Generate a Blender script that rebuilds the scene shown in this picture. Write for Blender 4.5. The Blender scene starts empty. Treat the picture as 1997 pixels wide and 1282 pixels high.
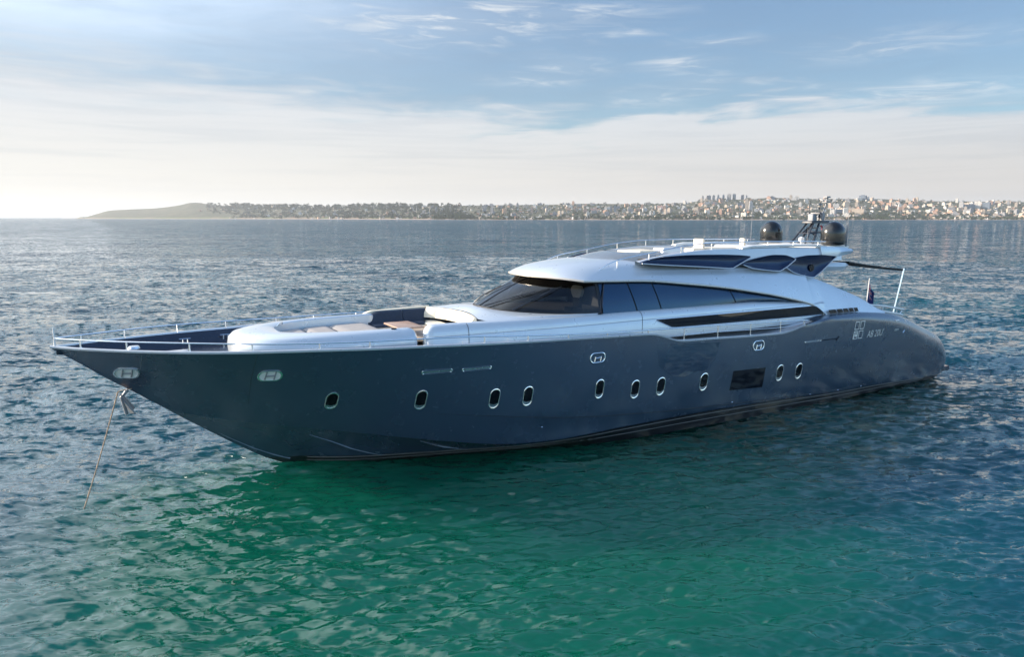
import bpy, math, random
import numpy as np
from mathutils import Vector, Matrix

# ------------------------------------------------------------------ camera, world, sun
SC = bpy.context.scene
COL = SC.collection
H = 8.0
SUN_DIR = Vector((-0.98, 0.18, 0.0)).normalized()
SUN_EL = math.radians(17.0)
SKY_STRENGTH = 0.15
EXPOSURE = 1.02

cam_d = bpy.data.cameras.new("camera")
cam = bpy.data.objects.new("camera", cam_d)
COL.objects.link(cam)
cam.location = (0, 0, H)
cam.rotation_euler = (math.radians(90) - math.atan(217 / 1400.0), 0, 0)
cam_d.sensor_width = 36.0
cam_d.lens = 36.0 * 1400.0 / 1997.0
cam_d.clip_start = 0.2
cam_d.clip_end = 90000
SC.camera = cam

SC.view_settings.view_transform = 'Standard'
SC.view_settings.look = 'None'
SC.view_settings.exposure = EXPOSURE
SC.view_settings.gamma = 1.0
SC.cycles.max_bounces = 8
SC.cycles.diffuse_bounces = 3
SC.cycles.glossy_bounces = 4
SC.cycles.transmission_bounces = 4
SC.cycles.transparent_max_bounces = 8
SC.cycles.volume_bounces = 0
SC.cycles.sample_clamp_indirect = 6.0
SC.cycles.use_denoising = True


class NT:
    """small helper to write node trees as expressions"""
    def __init__(self, tree):
        self.t = tree
        self.n = tree.nodes
        self.l = tree.links

    def node(self, typ, **kw):
        nd = self.n.new(typ)
        for k, v in kw.items():
            setattr(nd, k, v)
        return nd

    def put(self, sock, v):
        if v is None:
            return
        if isinstance(v, bpy.types.NodeSocket):
            self.l.new(v, sock)
        else:
            sock.default_value = v

    def m(self, op, a, b=None, c=None, clamp=False):
        nd = self.node('ShaderNodeMath', operation=op, use_clamp=clamp)
        self.put(nd.inputs[0], a)
        if b is not None:
            self.put(nd.inputs[1], b)
        if c is not None:
            self.put(nd.inputs[2], c)
        return nd.outputs[0]

    def smooth(self, v, a, b, lo=0.0, hi=1.0):
        nd = self.node('ShaderNodeMapRange', interpolation_type='SMOOTHSTEP')
        for i, q in enumerate((v, a, b, lo, hi)):
            self.put(nd.inputs[i], q)
        return nd.outputs[0]

    def lin(self, v, a, b, lo=0.0, hi=1.0):
        nd = self.node('ShaderNodeMapRange')
        for i, q in enumerate((v, a, b, lo, hi)):
            self.put(nd.inputs[i], q)
        return nd.outputs[0]

    def mix(self, f, a, b, blend='MIX'):
        nd = self.node('ShaderNodeMix', data_type='RGBA', blend_type=blend)
        self.put(nd.inputs[0], f)
        self.put(nd.inputs[6], a)
        self.put(nd.inputs[7], b)
        return nd.outputs[2]

    def noise(self, vec, scale, detail=3.0, rough=0.5, dist=0.0, color=False):
        nd = self.node('ShaderNodeTexNoise')
        self.put(nd.inputs['Vector'], vec)
        nd.inputs['Scale'].default_value = scale
        nd.inputs['Detail'].default_value = detail
        nd.inputs['Roughness'].default_value = rough
        nd.inputs['Distortion'].default_value = dist
        return nd.outputs[1 if color else 0]

    def comb(self, x, y, z):
        nd = self.node('ShaderNodeCombineXYZ')
        for i, q in enumerate((x, y, z)):
            self.put(nd.inputs[i], q)
        return nd.outputs[0]

    def sep(self, v):
        nd = self.node('ShaderNodeSeparateXYZ')
        self.put(nd.inputs[0], v)
        return nd.outputs

    def mapping(self, v, scale=(1, 1, 1), rot=(0, 0, 0), loc=(0, 0, 0)):
        nd = self.node('ShaderNodeMapping')
        self.put(nd.inputs[0], v)
        nd.inputs[1].default_value = loc
        nd.inputs[2].default_value = rot
        nd.inputs[3].default_value = scale
        return nd.outputs[0]

    def ramp(self, v, stops, interp='LINEAR'):
        nd = self.node('ShaderNodeValToRGB')
        self.put(nd.inputs[0], v)
        cr = nd.color_ramp
        cr.interpolation = interp
        while len(cr.elements) < len(stops):
            cr.elements.new(0.5)
        for e, (p, c) in zip(cr.elements, stops):
            e.position = p
            e.color = (c, c, c, 1) if not isinstance(c, tuple) else (*c, 1)
        return nd.outputs[0]


def build_world():
    w = bpy.data.worlds.new("World")
    SC.world = w
    w.use_nodes = True
    T = NT(w.node_tree)
    T.n.clear()
    out = T.node('ShaderNodeOutputWorld')
    bg = T.node('ShaderNodeBackground')
    T.l.new(bg.outputs[0], out.inputs[0])
    bg.inputs[1].default_value = SKY_STRENGTH
    sky = T.node('ShaderNodeTexSky', sky_type='NISHITA')
    sky.sun_disc = False
    sky.sun_elevation = SUN_EL
    sky.sun_rotation = math.atan2(SUN_DIR.x, SUN_DIR.y)
    sky.altitude = 0
    sky.air_density = 1.1
    sky.dust_density = 0.35
    sky.ozone_density = 3.5
    tc = T.node('ShaderNodeTexCoord')
    d = tc.outputs['Generated']
    x, y, z = T.sep(d)
    az = T.m('MULTIPLY', T.m('ARCTAN2', x, y), 57.2958)
    el = T.m('MULTIPLY', T.m('ARCSINE', z), 57.2958)
    # low bank of cloud: upper edge as a function of azimuth
    warp = T.noise(T.comb(T.m('MULTIPLY', az, 0.055), T.m('MULTIPLY', el, 0.34), 3.1), 1.6, 5, 0.55, 0.4)
    warp2 = T.noise(T.comb(T.m('MULTIPLY', az, 0.10), T.m('MULTIPLY', el, 0.75), 9.7), 1.5, 6, 0.55, 0.8)
    azn = T.lin(az, -40, 40)
    edge = T.m('MULTIPLY', T.ramp(azn, [(0.0, .50), (.12, .47), (.25, .45), (.40, .42), (.5, .37), (.58, .345), (.64, .39), (.74, .40), (.84, .37), (.9, .33), (1.0, .29)]), 20)
    soft = T.lin(azn, .15, .6, 2.4, .9)
    hgt = T.m('SUBTRACT', T.m('ADD', edge, T.m('ADD', T.m('MULTIPLY', T.m('SUBTRACT', warp, 0.5), 5.0), T.m('MULTIPLY', T.m('SUBTRACT', warp2, 0.5), 4.0))), el)
    bank = T.smooth(hgt, T.m('MULTIPLY', soft, -1), soft)
    bank = T.m('MULTIPLY', bank, T.lin(el, 0, 14, .97, .80))
    # wisps: patches (az, el, width, height, strength)
    wis = None
    tex = T.smooth(T.noise(T.comb(T.m('MULTIPLY', az, 0.13), T.m('ADD', T.m('MULTIPLY', el, 0.95), T.m('MULTIPLY', az, 0.03)), 1.7), 1.5, 7, 0.62, 1.1), .44, .72)
    for (a, e, wa, we, s) in [(-4, 14.4, 8.5, 1.5, 1.3), (-8.5, 16.2, 5, 1.2, .5), (3.5, 14.9, 6.5, .55, 1.2), (-2, 16.3, 4, .5, .9), (-9, 12.9, 4, .9, .6), (8, 13.4, 3, .3, .7), (4.3, 11.3, 2.6, .7, .95),
                              (1.7, 10.3, 3.0, .5, .8), (2.2, 12.1, 1.8, .7, .5), (12.6, 11.2, 2.7, .45, .9), (15.1, 12.6, 3.0, .35, .7), (13.8, 9.9, 2.2, .8, .7),
                              (10.4, 8.9, 2.2, .7, .8), (26.5, 11.5, 5.0, .8, .6), (31, 11.5, 5, .6, .5), (29, 8.3, 6, .7, .8), (23, 9.1, 2.5, .3, .5),
                              (-24, 10.3, 6, .5, .4), (-13, 14, 2.2, .4, .5), (18, 9.6, 1.2, .4, .4), (-33, 8, 5, .9, .5),
                              (60, 13, 14, 2, .6), (-62, 12, 16, 2, .6), (110, 16, 22, 3, .5), (-120, 15, 24, 3, .5)]:
        g = T.m('ADD', T.m('POWER', T.m('DIVIDE', T.m('SUBTRACT', az, a), wa), 2), T.m('POWER', T.m('DIVIDE', T.m('SUBTRACT', el, e), we), 2))
        g = T.m('MULTIPLY', T.m('EXPONENT', T.m('MULTIPLY', g, -1.0)), s)
        wis = g if wis is None else T.m('MAXIMUM', wis, g)
    wisp = T.m('MULTIPLY', T.m('MULTIPLY', wis, T.m('ADD', T.m('MULTIPLY', tex, 1.0), 0.12)), .85, clamp=True)
    veil = T.m('MULTIPLY', T.lin(azn, 0, .62, .66, .30), T.smooth(el, 22, 9, 0.35, 1))
    veil = T.m('ADD', veil, T.m('MULTIPLY', T.m('SUBTRACT', warp2, .5), .25), clamp=True)
    front = T.smooth(y, -.2, .35)
    # bright cloud added high on the sun's side, mostly unseen, to lighten the water
    high = T.m('MULTIPLY', T.m('MULTIPLY', T.smooth(az, 2, -48), T.smooth(az, -165, -115)), T.m('MULTIPLY', T.smooth(el, 8, 22), T.smooth(el, 82, 55)))
    high = T.m('MULTIPLY', high, T.lin(warp, .3, .7, .45, .95), clamp=True)
    veil = T.m('MULTIPLY', veil, front)
    bank = T.m('MULTIPLY', bank, T.lin(front, 0, 1, .12, 1))
    S = .52 / SKY_STRENGTH
    cl = T.mix(T.smooth(azn, .0, .95), (.90 * S, .87 * S, .815 * S, 1), (.69 * S, .655 * S, .63 * S, 1))
    cl = T.mix(T.smooth(el, 1.5, 9.5), cl, T.mix(azn, (.80 * S, .81 * S, .83 * S, 1), (.70 * S, .74 * S, .79 * S, 1)))
    streak = T.noise(T.comb(T.m('MULTIPLY', az, 0.045), T.m('MULTIPLY', el, 0.9), 21.3), 1.4, 6, .6, .5)
    cl = T.mix(T.m('MULTIPLY', T.smooth(streak, .42, .66), T.smooth(el, .5, 5, .10, .5)), cl, T.mix(1.0, cl, (.80, .83, .88, 1), 'MULTIPLY'))
    wcol = (.78 * S, .82 * S, .86 * S, 1)
    c = T.mix(veil, sky.outputs[0], T.mix(azn, (.60 * S, .645 * S, .70 * S, 1), (.36 * S, .47 * S, .66 * S, 1)))
    # the sky over the land is a deeper, hazier tone than overhead
    low_front = T.m('MULTIPLY', T.smooth(y, .25, .7), T.smooth(el, 32, 19))
    c = T.mix(low_front, c, T.mix(1.0, c, (.60, .60, .605, 1), 'MULTIPLY'))
    c = T.mix(high, c, (2.4 * S, 2.56 * S, 2.72 * S, 1))
    c = T.mix(bank, c, cl)
    c = T.mix(wisp, c, wcol)
    T.l.new(c, bg.inputs[0])


build_world()

sun_d = bpy.data.lights.new("sun", 'SUN')
sun_d.energy = 4.8
sun_d.angle = math.radians(0.6)
sun_d.color = (1.0, .84, .66)
sun = bpy.data.objects.new("sun", sun_d)
COL.objects.link(sun)
sdir = Vector((SUN_DIR.x * math.cos(SUN_EL), SUN_DIR.y * math.cos(SUN_EL), math.sin(SUN_EL)))
sun.rotation_euler = sdir.to_track_quat('Z', 'Y').to_euler()
sun.location = (-60, 10, 60)


# ------------------------------------------------------------------ helpers
def tag(o, label=None, cat=None, group=None, kind=None):
    if label: o['label'] = label
    if cat: o['category'] = cat
    if group: o['group'] = group
    if kind: o['kind'] = kind
    return o


def empty(name, loc=(0, 0, 0), rz=0.0):
    o = bpy.data.objects.new(name, None)
    COL.objects.link(o)
    o.location = loc
    o.rotation_euler = (0, 0, rz)
    o.empty_display_size = 0.5
    return o


class MB:
    def __init__(self):
        self.v = []
        self.f = []

    def add(self, vs, fs):
        b = len(self.v)
        self.v += [tuple(map(float, p)) for p in vs]
        self.f += [tuple(b + i for i in f) for f in fs]
        return self

    def grid(self, P, cu=False, cv=False, flip=False):
        P = np.asarray(P, float)
        n, m = P.shape[:2]
        fs = []
        for i in range(n if cu else n - 1):
            for j in range(m if cv else m - 1):
                a, b = i * m + j, ((i + 1) % n) * m + j
                c, d = ((i + 1) % n) * m + (j + 1) % m, i * m + (j + 1) % m
                fs.append((a, d, c, b) if flip else (a, b, c, d))
        return self.add(P.reshape(-1, 3), fs)

    def sym(self, P, **kw):
        self.grid(P, **kw)
        Q = np.asarray(P, float).copy()
        Q[..., 1] *= -1
        kw = dict(kw)
        kw['flip'] = not kw.get('flip', False)
        return self.grid(Q, **kw)

    def box(self, c, s, rz=0.0, taper=1.0, ry=0.0):
        hx, hy, hz = s[0] / 2, s[1] / 2, s[2] / 2
        vs = []
        for dz, t in ((-hz, 1.0), (hz, taper)):
            for dx, dy in ((-hx, -hy), (hx, -hy), (hx, hy), (-hx, hy)):
                vs.append((dx * t, dy * t, dz))
        M = Matrix.Rotation(rz, 4, 'Z') @ Matrix.Rotation(ry, 4, 'Y')
        vs = [tuple(Vector(c) + M @ Vector(p)) for p in vs]
        return self.add(vs, [(3, 2, 1, 0), (4, 5, 6, 7), (0, 1, 5, 4), (1, 2, 6, 5), (2, 3, 7, 6), (3, 0, 4, 7)])

    def rbox(self, c, s, r=0.06, n=3, rz=0.0):
        """box with rounded vertical edges and softened top"""
        hx, hy, hz = s[0] / 2, s[1] / 2, s[2] / 2
        r = min(r, hx * .95, hy * .95, hz * .9)
        rings = []
        prof = [(-hz, 0.0)] + [(hz - r + r * math.sin(a), r - r * math.cos(a)) for a in np.linspace(0, math.pi / 2, n + 1)]
        for z, ins in prof:
            ring = []
            for k, (sx, sy) in enumerate(((1, 1), (-1, 1), (-1, -1), (1, -1))):
                for a in np.linspace(0, math.pi / 2, n + 1):
                    ang = k * math.pi / 2 + a
                    rr = max(r - ins, 0.001)
                    ring.append((sx * (hx - r) + rr * math.cos(ang), sy * (hy - r) + rr * math.sin(ang), z))
            rings.append(ring)
        P = np.array(rings)
        ca, sa = math.cos(rz), math.sin(rz)
        X = P[..., 0] * ca - P[..., 1] * sa
        Y = P[..., 0] * sa + P[..., 1] * ca
        P = np.stack([X + c[0], Y + c[1], P[..., 2] + c[2]], -1)
        b = len(self.v)
        self.grid(P, cv=True, flip=True)
        m = P.shape[1]
        self.f.append(tuple(b + (len(rings) - 1) * m + i for i in range(m)))
        self.f.append(tuple(b + i for i in reversed(range(m))))
        return self

    def tube(self, pts, r, n=8, closed=False, caps=True):
        pts = [Vector(p) for p in pts]
        N = len(pts)
        rs = [float(q) for q in r] if hasattr(r, "__len__") else [float(r)] * N
        rings = []
        up = None
        for i, p in enumerate(pts):
            a = pts[(i - 1) % N] if (closed or i > 0) else p
            b = pts[(i + 1) % N] if (closed or i < N - 1) else p
            t = (b - a)
            t = t.normalized() if t.length > 1e-9 else Vector((0, 0, 1))
            if up is None:
                up = Vector((0, 0, 1)) if abs(t.z) < .9 else Vector((1, 0, 0))
            u = t.cross(up)
            if u.length < 1e-6:
                u = t.cross(Vector((1, 0.3, 0)))
            u.normalize()
            w = u.cross(t)
            up = w
            rings.append([tuple(p + rs[i] * (u * math.cos(q) + w * math.sin(q))) for q in [2 * math.pi * k / n for k in range(n)]])
        b = len(self.v)
        self.grid(np.array(rings), cu=closed, cv=True)
        if caps and not closed:
            self.f.append(tuple(b + i for i in range(n)))
            self.f.append(tuple(b + (N - 1) * n + i for i in reversed(range(n))))
        return self

    def lathe(self, prof, c=(0, 0, 0), n=24, axis='z'):
        rings = []
        for rr, z in prof:
            ring = []
            for q in np.linspace(0, 2 * math.pi, n, endpoint=False):
                p = (rr * math.cos(q), rr * math.sin(q), z)
                if axis == 'y': p = (p[0], p[2], p[1])
                if axis == 'x': p = (p[2], p[0], p[1])
                ring.append((p[0] + c[0], p[1] + c[1], p[2] + c[2]))
            rings.append(ring)
        return self.grid(np.array(rings), cv=True)

    def prism(self, poly, d, off=0.0):
        """poly: list of 3D points (planar), extruded by vector d"""
        d = Vector(d)
        A = [Vector(p) for p in poly]
        n = len(A)
        vs = [tuple(p) for p in A] + [tuple(p + d) for p in A]
        fs = [tuple(range(n)), tuple(range(2 * n - 1, n - 1, -1))] + [(i, i + n, (i + 1) % n + n, (i + 1) % n) for i in range(n)]
        return self.add(vs, fs)

    def build(self, name, mat, parent=None, smooth=True, angle=35, label=None, weld=False):
        me = bpy.data.meshes.new(name)
        me.from_pydata(self.v, [], self.f)
        import bmesh
        bm = bmesh.new()
        bm.from_mesh(me)
        bmesh.ops.remove_doubles(bm, verts=bm.verts, dist=1e-4)
        bmesh.ops.recalc_face_normals(bm, faces=bm.faces)
        if smooth:
            ca = math.radians(angle)
            for f in bm.faces: f.smooth = True
            for e in bm.edges:
                if len(e.link_faces) == 2:
                    e.smooth = e.calc_face_angle(0) < ca
                else:
                    e.smooth = True
        bm.to_mesh(me)
        bm.free()
        me.materials.append(mat)
        o = bpy.data.objects.new(name, me)
        COL.objects.link(o)
        if parent is not None:
            o.parent = parent
        if label: o['label'] = label
        return o


MATS = {}


def mat(name, color, rough=0.5, metal=0.0, coat=0.0, vary=0.06, scale=3.0, ior=1.5, bump=0.0, bscale=30.0, spec=0.5, coat_rough=0.05, tint=None):
    if name in MATS: return MATS[name]
    m = bpy.data.materials.new(name)
    m.use_nodes = True
    T = NT(m.node_tree)
    b = T.n['Principled BSDF']
    tc = T.node('ShaderNodeTexCoord')
    nz = T.noise(tc.outputs['Object'], scale, 5, .6)
    c0 = tuple(min(1, q * (1 - vary)) for q in color) + (1,)
    c1 = tuple(min(1, q * (1 + vary)) for q in color) + (1,)
    T.put(b.inputs['Base Color'], T.mix(T.smooth(nz, .3, .7), c0, c1))
    T.put(b.inputs['Roughness'], T.lin(T.noise(tc.outputs['Object'], scale * 2.3, 4, .6), .25, .75, max(.0, rough * .85), min(1, rough * 1.15)))
    b.inputs['Metallic'].default_value = metal
    b.inputs['IOR'].default_value = ior
    b.inputs['Coat Weight'].default_value = coat
    b.inputs['Coat Roughness'].default_value = coat_rough
    b.inputs['Specular IOR Level'].default_value = spec
    if tint:
        b.inputs['Specular Tint'].default_value = (*tint, 1)
    if bump:
        bp = T.node('ShaderNodeBump')
        bp.inputs['Strength'].default_value = bump
        bp.inputs['Distance'].default_value = 0.02
        T.l.new(T.noise(tc.outputs['Object'], bscale, 3, .6), bp.inputs['Height'])
        T.l.new(bp.outputs[0], b.inputs['Normal'])
    MATS[name] = m
    return m


M_HULL = mat('navy_metallic_paint', (.041, .072, .116), .26, .35, .75, .03, .6, coat_rough=.19)
M_HULL2 = mat('navy_reflection_paint', (.026, .050, .088), .16, .35, 1.0, .03, .6)
M_DARKHULL = mat('dark_navy_paint', (.012, .020, .042), .25, .2, .8, .05, 1.0)
M_BOOT = mat('black_bottom_paint', (.008, .008, .010), .35, 0, .3, .2, 2.0)
M_GOLD = mat('grey_gold_stripe', (.13, .125, .11), .4, .2, .2, .1, 3)
M_SILVER = mat('silver_blue_paint', (.58, .64, .70), .30, .28, .6, .02, 1.0)
M_WHITE = mat('white_gelcoat', (.78, .77, .75), .35, 0, .3, .03, 2)
M_PALE = mat('pale_grey_paint', (.58, .61, .65), .35, .2, .4, .03, 2)
M_CHROME = mat('polished_steel', (.86, .86, .86), .22, 1.0, 0, .03, 8)
M_CREAM = mat('cream_leather', (.74, .66, .52), .55, 0, 0, .05, 4, bump=.15)
M_NAVYFAB = mat('navy_cushion_fabric', (.020, .035, .065), .75, 0, 0, .1, 5, bump=.2, bscale=80)
M_TAUPE = mat('taupe_sunpad_fabric', (.34, .32, .31), .75, 0, 0, .06, 5, bump=.2, bscale=60)
M_DECK = mat('pale_teak_deck', (.42, .34, .26), .6, 0, 0, .12, 6)
M_GREYDECK = mat('grey_deck_paint', (.40, .43, .47), .55, 0, 0, .05, 4)
M_BLACK = mat('black_gloss', (.005, .006, .010), .08, 0, 0, .1, 2, spec=.28, tint=(.55, .75, 1.0))
M_SEAM = mat('dark_seam', (.010, .014, .020), .5, 0, 0, .1, 2)
M_GLASS = mat('dark_blue_glass', (.007, .020, .042), .05, 0, 0, .05, 1, spec=.8, tint=(.35, .62, 1.0))
M_SCOOP = mat('deep_navy_gloss', (.006, .012, .035), .18, 0, 0, .05, 1, spec=.45, tint=(.4, .6, 1.0))
M_DOME = mat('black_dome_paint', (.010, .011, .012), .22, .1, .5, .05, 2)
M_MAST = mat('dark_mast_paint', (.03, .036, .048), .4, .2, 0, .1, 4)
M_GREY = mat('instrument_grey', (.22, .23, .25), .5, 0, 0, .06, 4)
M_WOOD = mat('teak_table', (.40, .25, .17), .4, 0, .3, .18, 7)
M_AWN = mat('black_awning_cloth', (.018, .016, .016), .8, 0, 0, .15, 5, bump=.3, bscale=25)
M_BROWN = mat('tan_leather', (.17, .10, .05), .5, 0, 0, .12, 4)
M_RUBBER = mat('dark_rubber', (.012, .013, .016), .6, 0, 0, .1, 4)


def window_glass():
    m = bpy.data.materials.new('tinted_windscreen_glass')
    m.use_nodes = True
    T = NT(m.node_tree)
    T.n.remove(T.n['Principled BSDF'])
    out = T.n['Material Output']
    fr = T.node('ShaderNodeFresnel')
    fr.inputs[0].default_value = 1.55
    tr = T.node('ShaderNodeBsdfTransparent')
    tr.inputs[0].default_value = (.62, .64, .64, 1)
    gl = T.node('ShaderNodeBsdfGlossy')
    gl.inputs['Roughness'].default_value = .02
    gl.inputs['Color'].default_value = (.9, .95, 1, 1)
    mx = T.node('ShaderNodeMixShader')
    T.l.new(fr.outputs[0], mx.inputs[0])
    T.l.new(tr.outputs[0], mx.inputs[1])
    T.l.new(gl.outputs[0], mx.inputs[2])
    T.l.new(mx.outputs[0], out.inputs[0])
    return m


M_WS = window_glass()

# ------------------------------------------------------------------ hull shape (boat axes: x forward, y port, z up)
#HULL_BEGIN
def I(x, t):
    a = np.array(t, float)
    return np.interp(x, a[:, 0], a[:, 1])

def pchip(x, t):
    a = np.array(t, float)
    X, Y = a[:, 0], a[:, 1]
    h = np.diff(X); d = np.diff(Y) / h
    m = np.zeros_like(Y)
    for i in range(1, len(X) - 1):
        if d[i - 1] * d[i] > 0:
            w1 = 2 * h[i] + h[i - 1]; w2 = h[i] + 2 * h[i - 1]
            m[i] = (w1 + w2) / (w1 / d[i - 1] + w2 / d[i])
    m[0] = d[0]; m[-1] = d[-1]
    x = np.asarray(x, float)
    i = np.clip(np.searchsorted(X, x) - 1, 0, len(X) - 2)
    t_ = np.clip((x - X[i]) / h[i], 0, 1)
    return ((1 + 2 * t_) * (1 - t_) ** 2 * Y[i] + t_ * (1 - t_) ** 2 * h[i] * m[i] + t_ * t_ * (3 - 2 * t_) * Y[i + 1] + t_ * t_ * (t_ - 1) * h[i] * m[i + 1])

def ysheer(x):
    x = np.asarray(x, float)
    t = np.clip((x - 16) / 20.74, 0, 1)
    f = 3.7 * (1 - t ** 4.6)
    a = np.clip((8 - x) / 8, 0, 1)
    f = f - 0.22 * np.clip(a, 0, 1) ** 2
    e = np.clip((.3 - x) / 2.04, 0, 1)
    return f - 0.75 * (1 - np.sqrt(np.clip(1 - e * e, 0, 1)))

ZS = [(-1.72, .5), (-1.68, .8), (-1.48, 1.2), (-1.04, 1.74), (-.35, 2.24), (.6, 2.64), (1.5, 2.94), (2.62, 3.3), (3.75, 3.58), (5.3, 3.76), (6.72, 3.85), (8.04, 3.85), (9.06, 3.79), (9.83, 3.69), (10.5, 3.58), (11.1, 3.45), (11.8, 3.37), (13.5, 3.40), (15.25, 3.46), (17.0, 3.51), (18.5, 3.87), (20.3, 3.93), (22, 3.98), (23.7, 4.03), (25.4, 4.09), (27, 4.15), (28.75, 4.2), (30.4, 4.25), (32.1, 4.28), (33.8, 4.33), (35.4, 4.39), (36.1, 4.42), (36.74, 4.46)]
def zsheer(x): return pchip(x, ZS)
STEM = [(30.38, -.05), (31.34, .43), (32.24, 1.05), (33.5, 1.97), (34.68, 2.88), (35.43, 3.42), (36.14, 3.99), (36.74, 4.44)]
YC = [(-1.72, 2.5), (-1.35, 2.84), (-.6, 3.02), (.7, 3.1), (4.4, 3.27), (8, 3.42), (12.4, 3.5), (18, 3.5), (20, 3.48), (22, 3.42), (23.5, 3.25), (24.5, 3.11), (25.9, 2.87), (27.2, 2.55), (28.4, 2.2), (29.7, 1.74), (30.2, 1.56), (31.2, 1.13), (32.2, .70), (33.1, .32), (33.8, .1), (34.3, .0), (36.74, 0)]
ZC = [(-1.72, .2), (.7, .24), (4.4, .36), (8, .42), (12.4, .55), (16.2, .58), (19.5, .54), (22, .47), (23.5, .50), (24.5, .60), (25.9, .84), (27.2, 1.08), (28.4, 1.30), (29.7, 1.52), (30.2, 1.60), (31.2, 1.74), (32.2, 1.90), (33.1, 2.08), (33.8, 2.3), (34.3, 2.58), (34.68, 2.88), (35.43, 3.42), (36.14, 3.99), (36.74, 4.44)]
def ychine(x): return pchip(x, YC)
def zchine(x): return pchip(x, ZC)
YW = [(-1.72, 2.3), (-.9, 2.78), (0, 2.92), (1, 3.0), (4.2, 3.17), (8, 3.36), (12, 3.44), (18, 3.37), (20.5, 3.16), (22, 2.72), (23.4, 2.4), (25, 1.95), (26.4, 1.60), (28.5, 1.0), (29.6, .45), (30.39, 0), (36.74, 0)]
ZK = [(0, .5), (8.0, .51), (10.2, .57), (13.9, .72), (17.5, .89), (20.7, 1.13), (22.4, 1.32), (23.6, 1.49), (26.15, 1.85), (27.65, 2.11), (31, 2.6)]
def hull_y(x, z):
    """half-breadth of the topside at (x, z)"""
    x = np.asarray(x, float); z = np.asarray(z, float)
    yc, zc, ys, zs = ychine(x), zchine(x), ysheer(x), zsheer(x)
    u = np.clip((z - zc) / np.maximum(zs - zc, 1e-3), 0, 1.0)
    k = I(x, [(18, 1.0), (24, .80), (30, .92), (34, 1.15), (36.7, 1.2)])
    y = yc + (ys - yc) * u ** k
    bul = I(x, [(0, .02), (6, .08), (14, .08), (24, .05), (30, 0)])
    y = y + bul * np.sin(np.pi * u)
    # soft knuckle: below it the side turns in a little faster
    zk = I(x, ZK)
    w = I(x, [(4, 0), (9, 1), (24, 1), (27, 0)])
    y = y - .05 * w * np.clip((zk - z) / .25, 0, 1)
    # rolled upper edge over the stern quarter
    wr = I(x, [(1, .9), (4, .55), (8.5, .18), (10.5, 0)])
    tr = np.clip((z - (zs - wr)) / np.maximum(wr, 1e-3), 0, 1)
    return y - wr * .75 * (1 - np.sqrt(np.clip(1 - tr * tr * .98, 0, 1)))
#HULL_END

ORG = (19.26137934, 37.52654111, 0.0)
ANG = -2.6277677218026625
cA, sA = math.cos(ANG), math.sin(ANG)


def L2W(x, y, z):
    return (ORG[0] + x * cA - y * sA, ORG[1] + x * sA + y * cA, z)


yacht = empty('motor_yacht', ORG, ANG)
tag(yacht, 'long dark blue motor yacht with silver superstructure lying at anchor on the green water', 'yacht')


def part(mb, name, m, parent=None, **kw):
    return mb.build(name, m, parent or yacht, **kw)


XS = np.unique(np.concatenate([np.linspace(-1.72, 1.2, 24), np.linspace(1.2, 12, 40), np.linspace(12, 16.5, 10), np.linspace(16.5, 19, 14), np.linspace(19, 34, 50), np.linspace(34, 36.74, 22)]))


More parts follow.
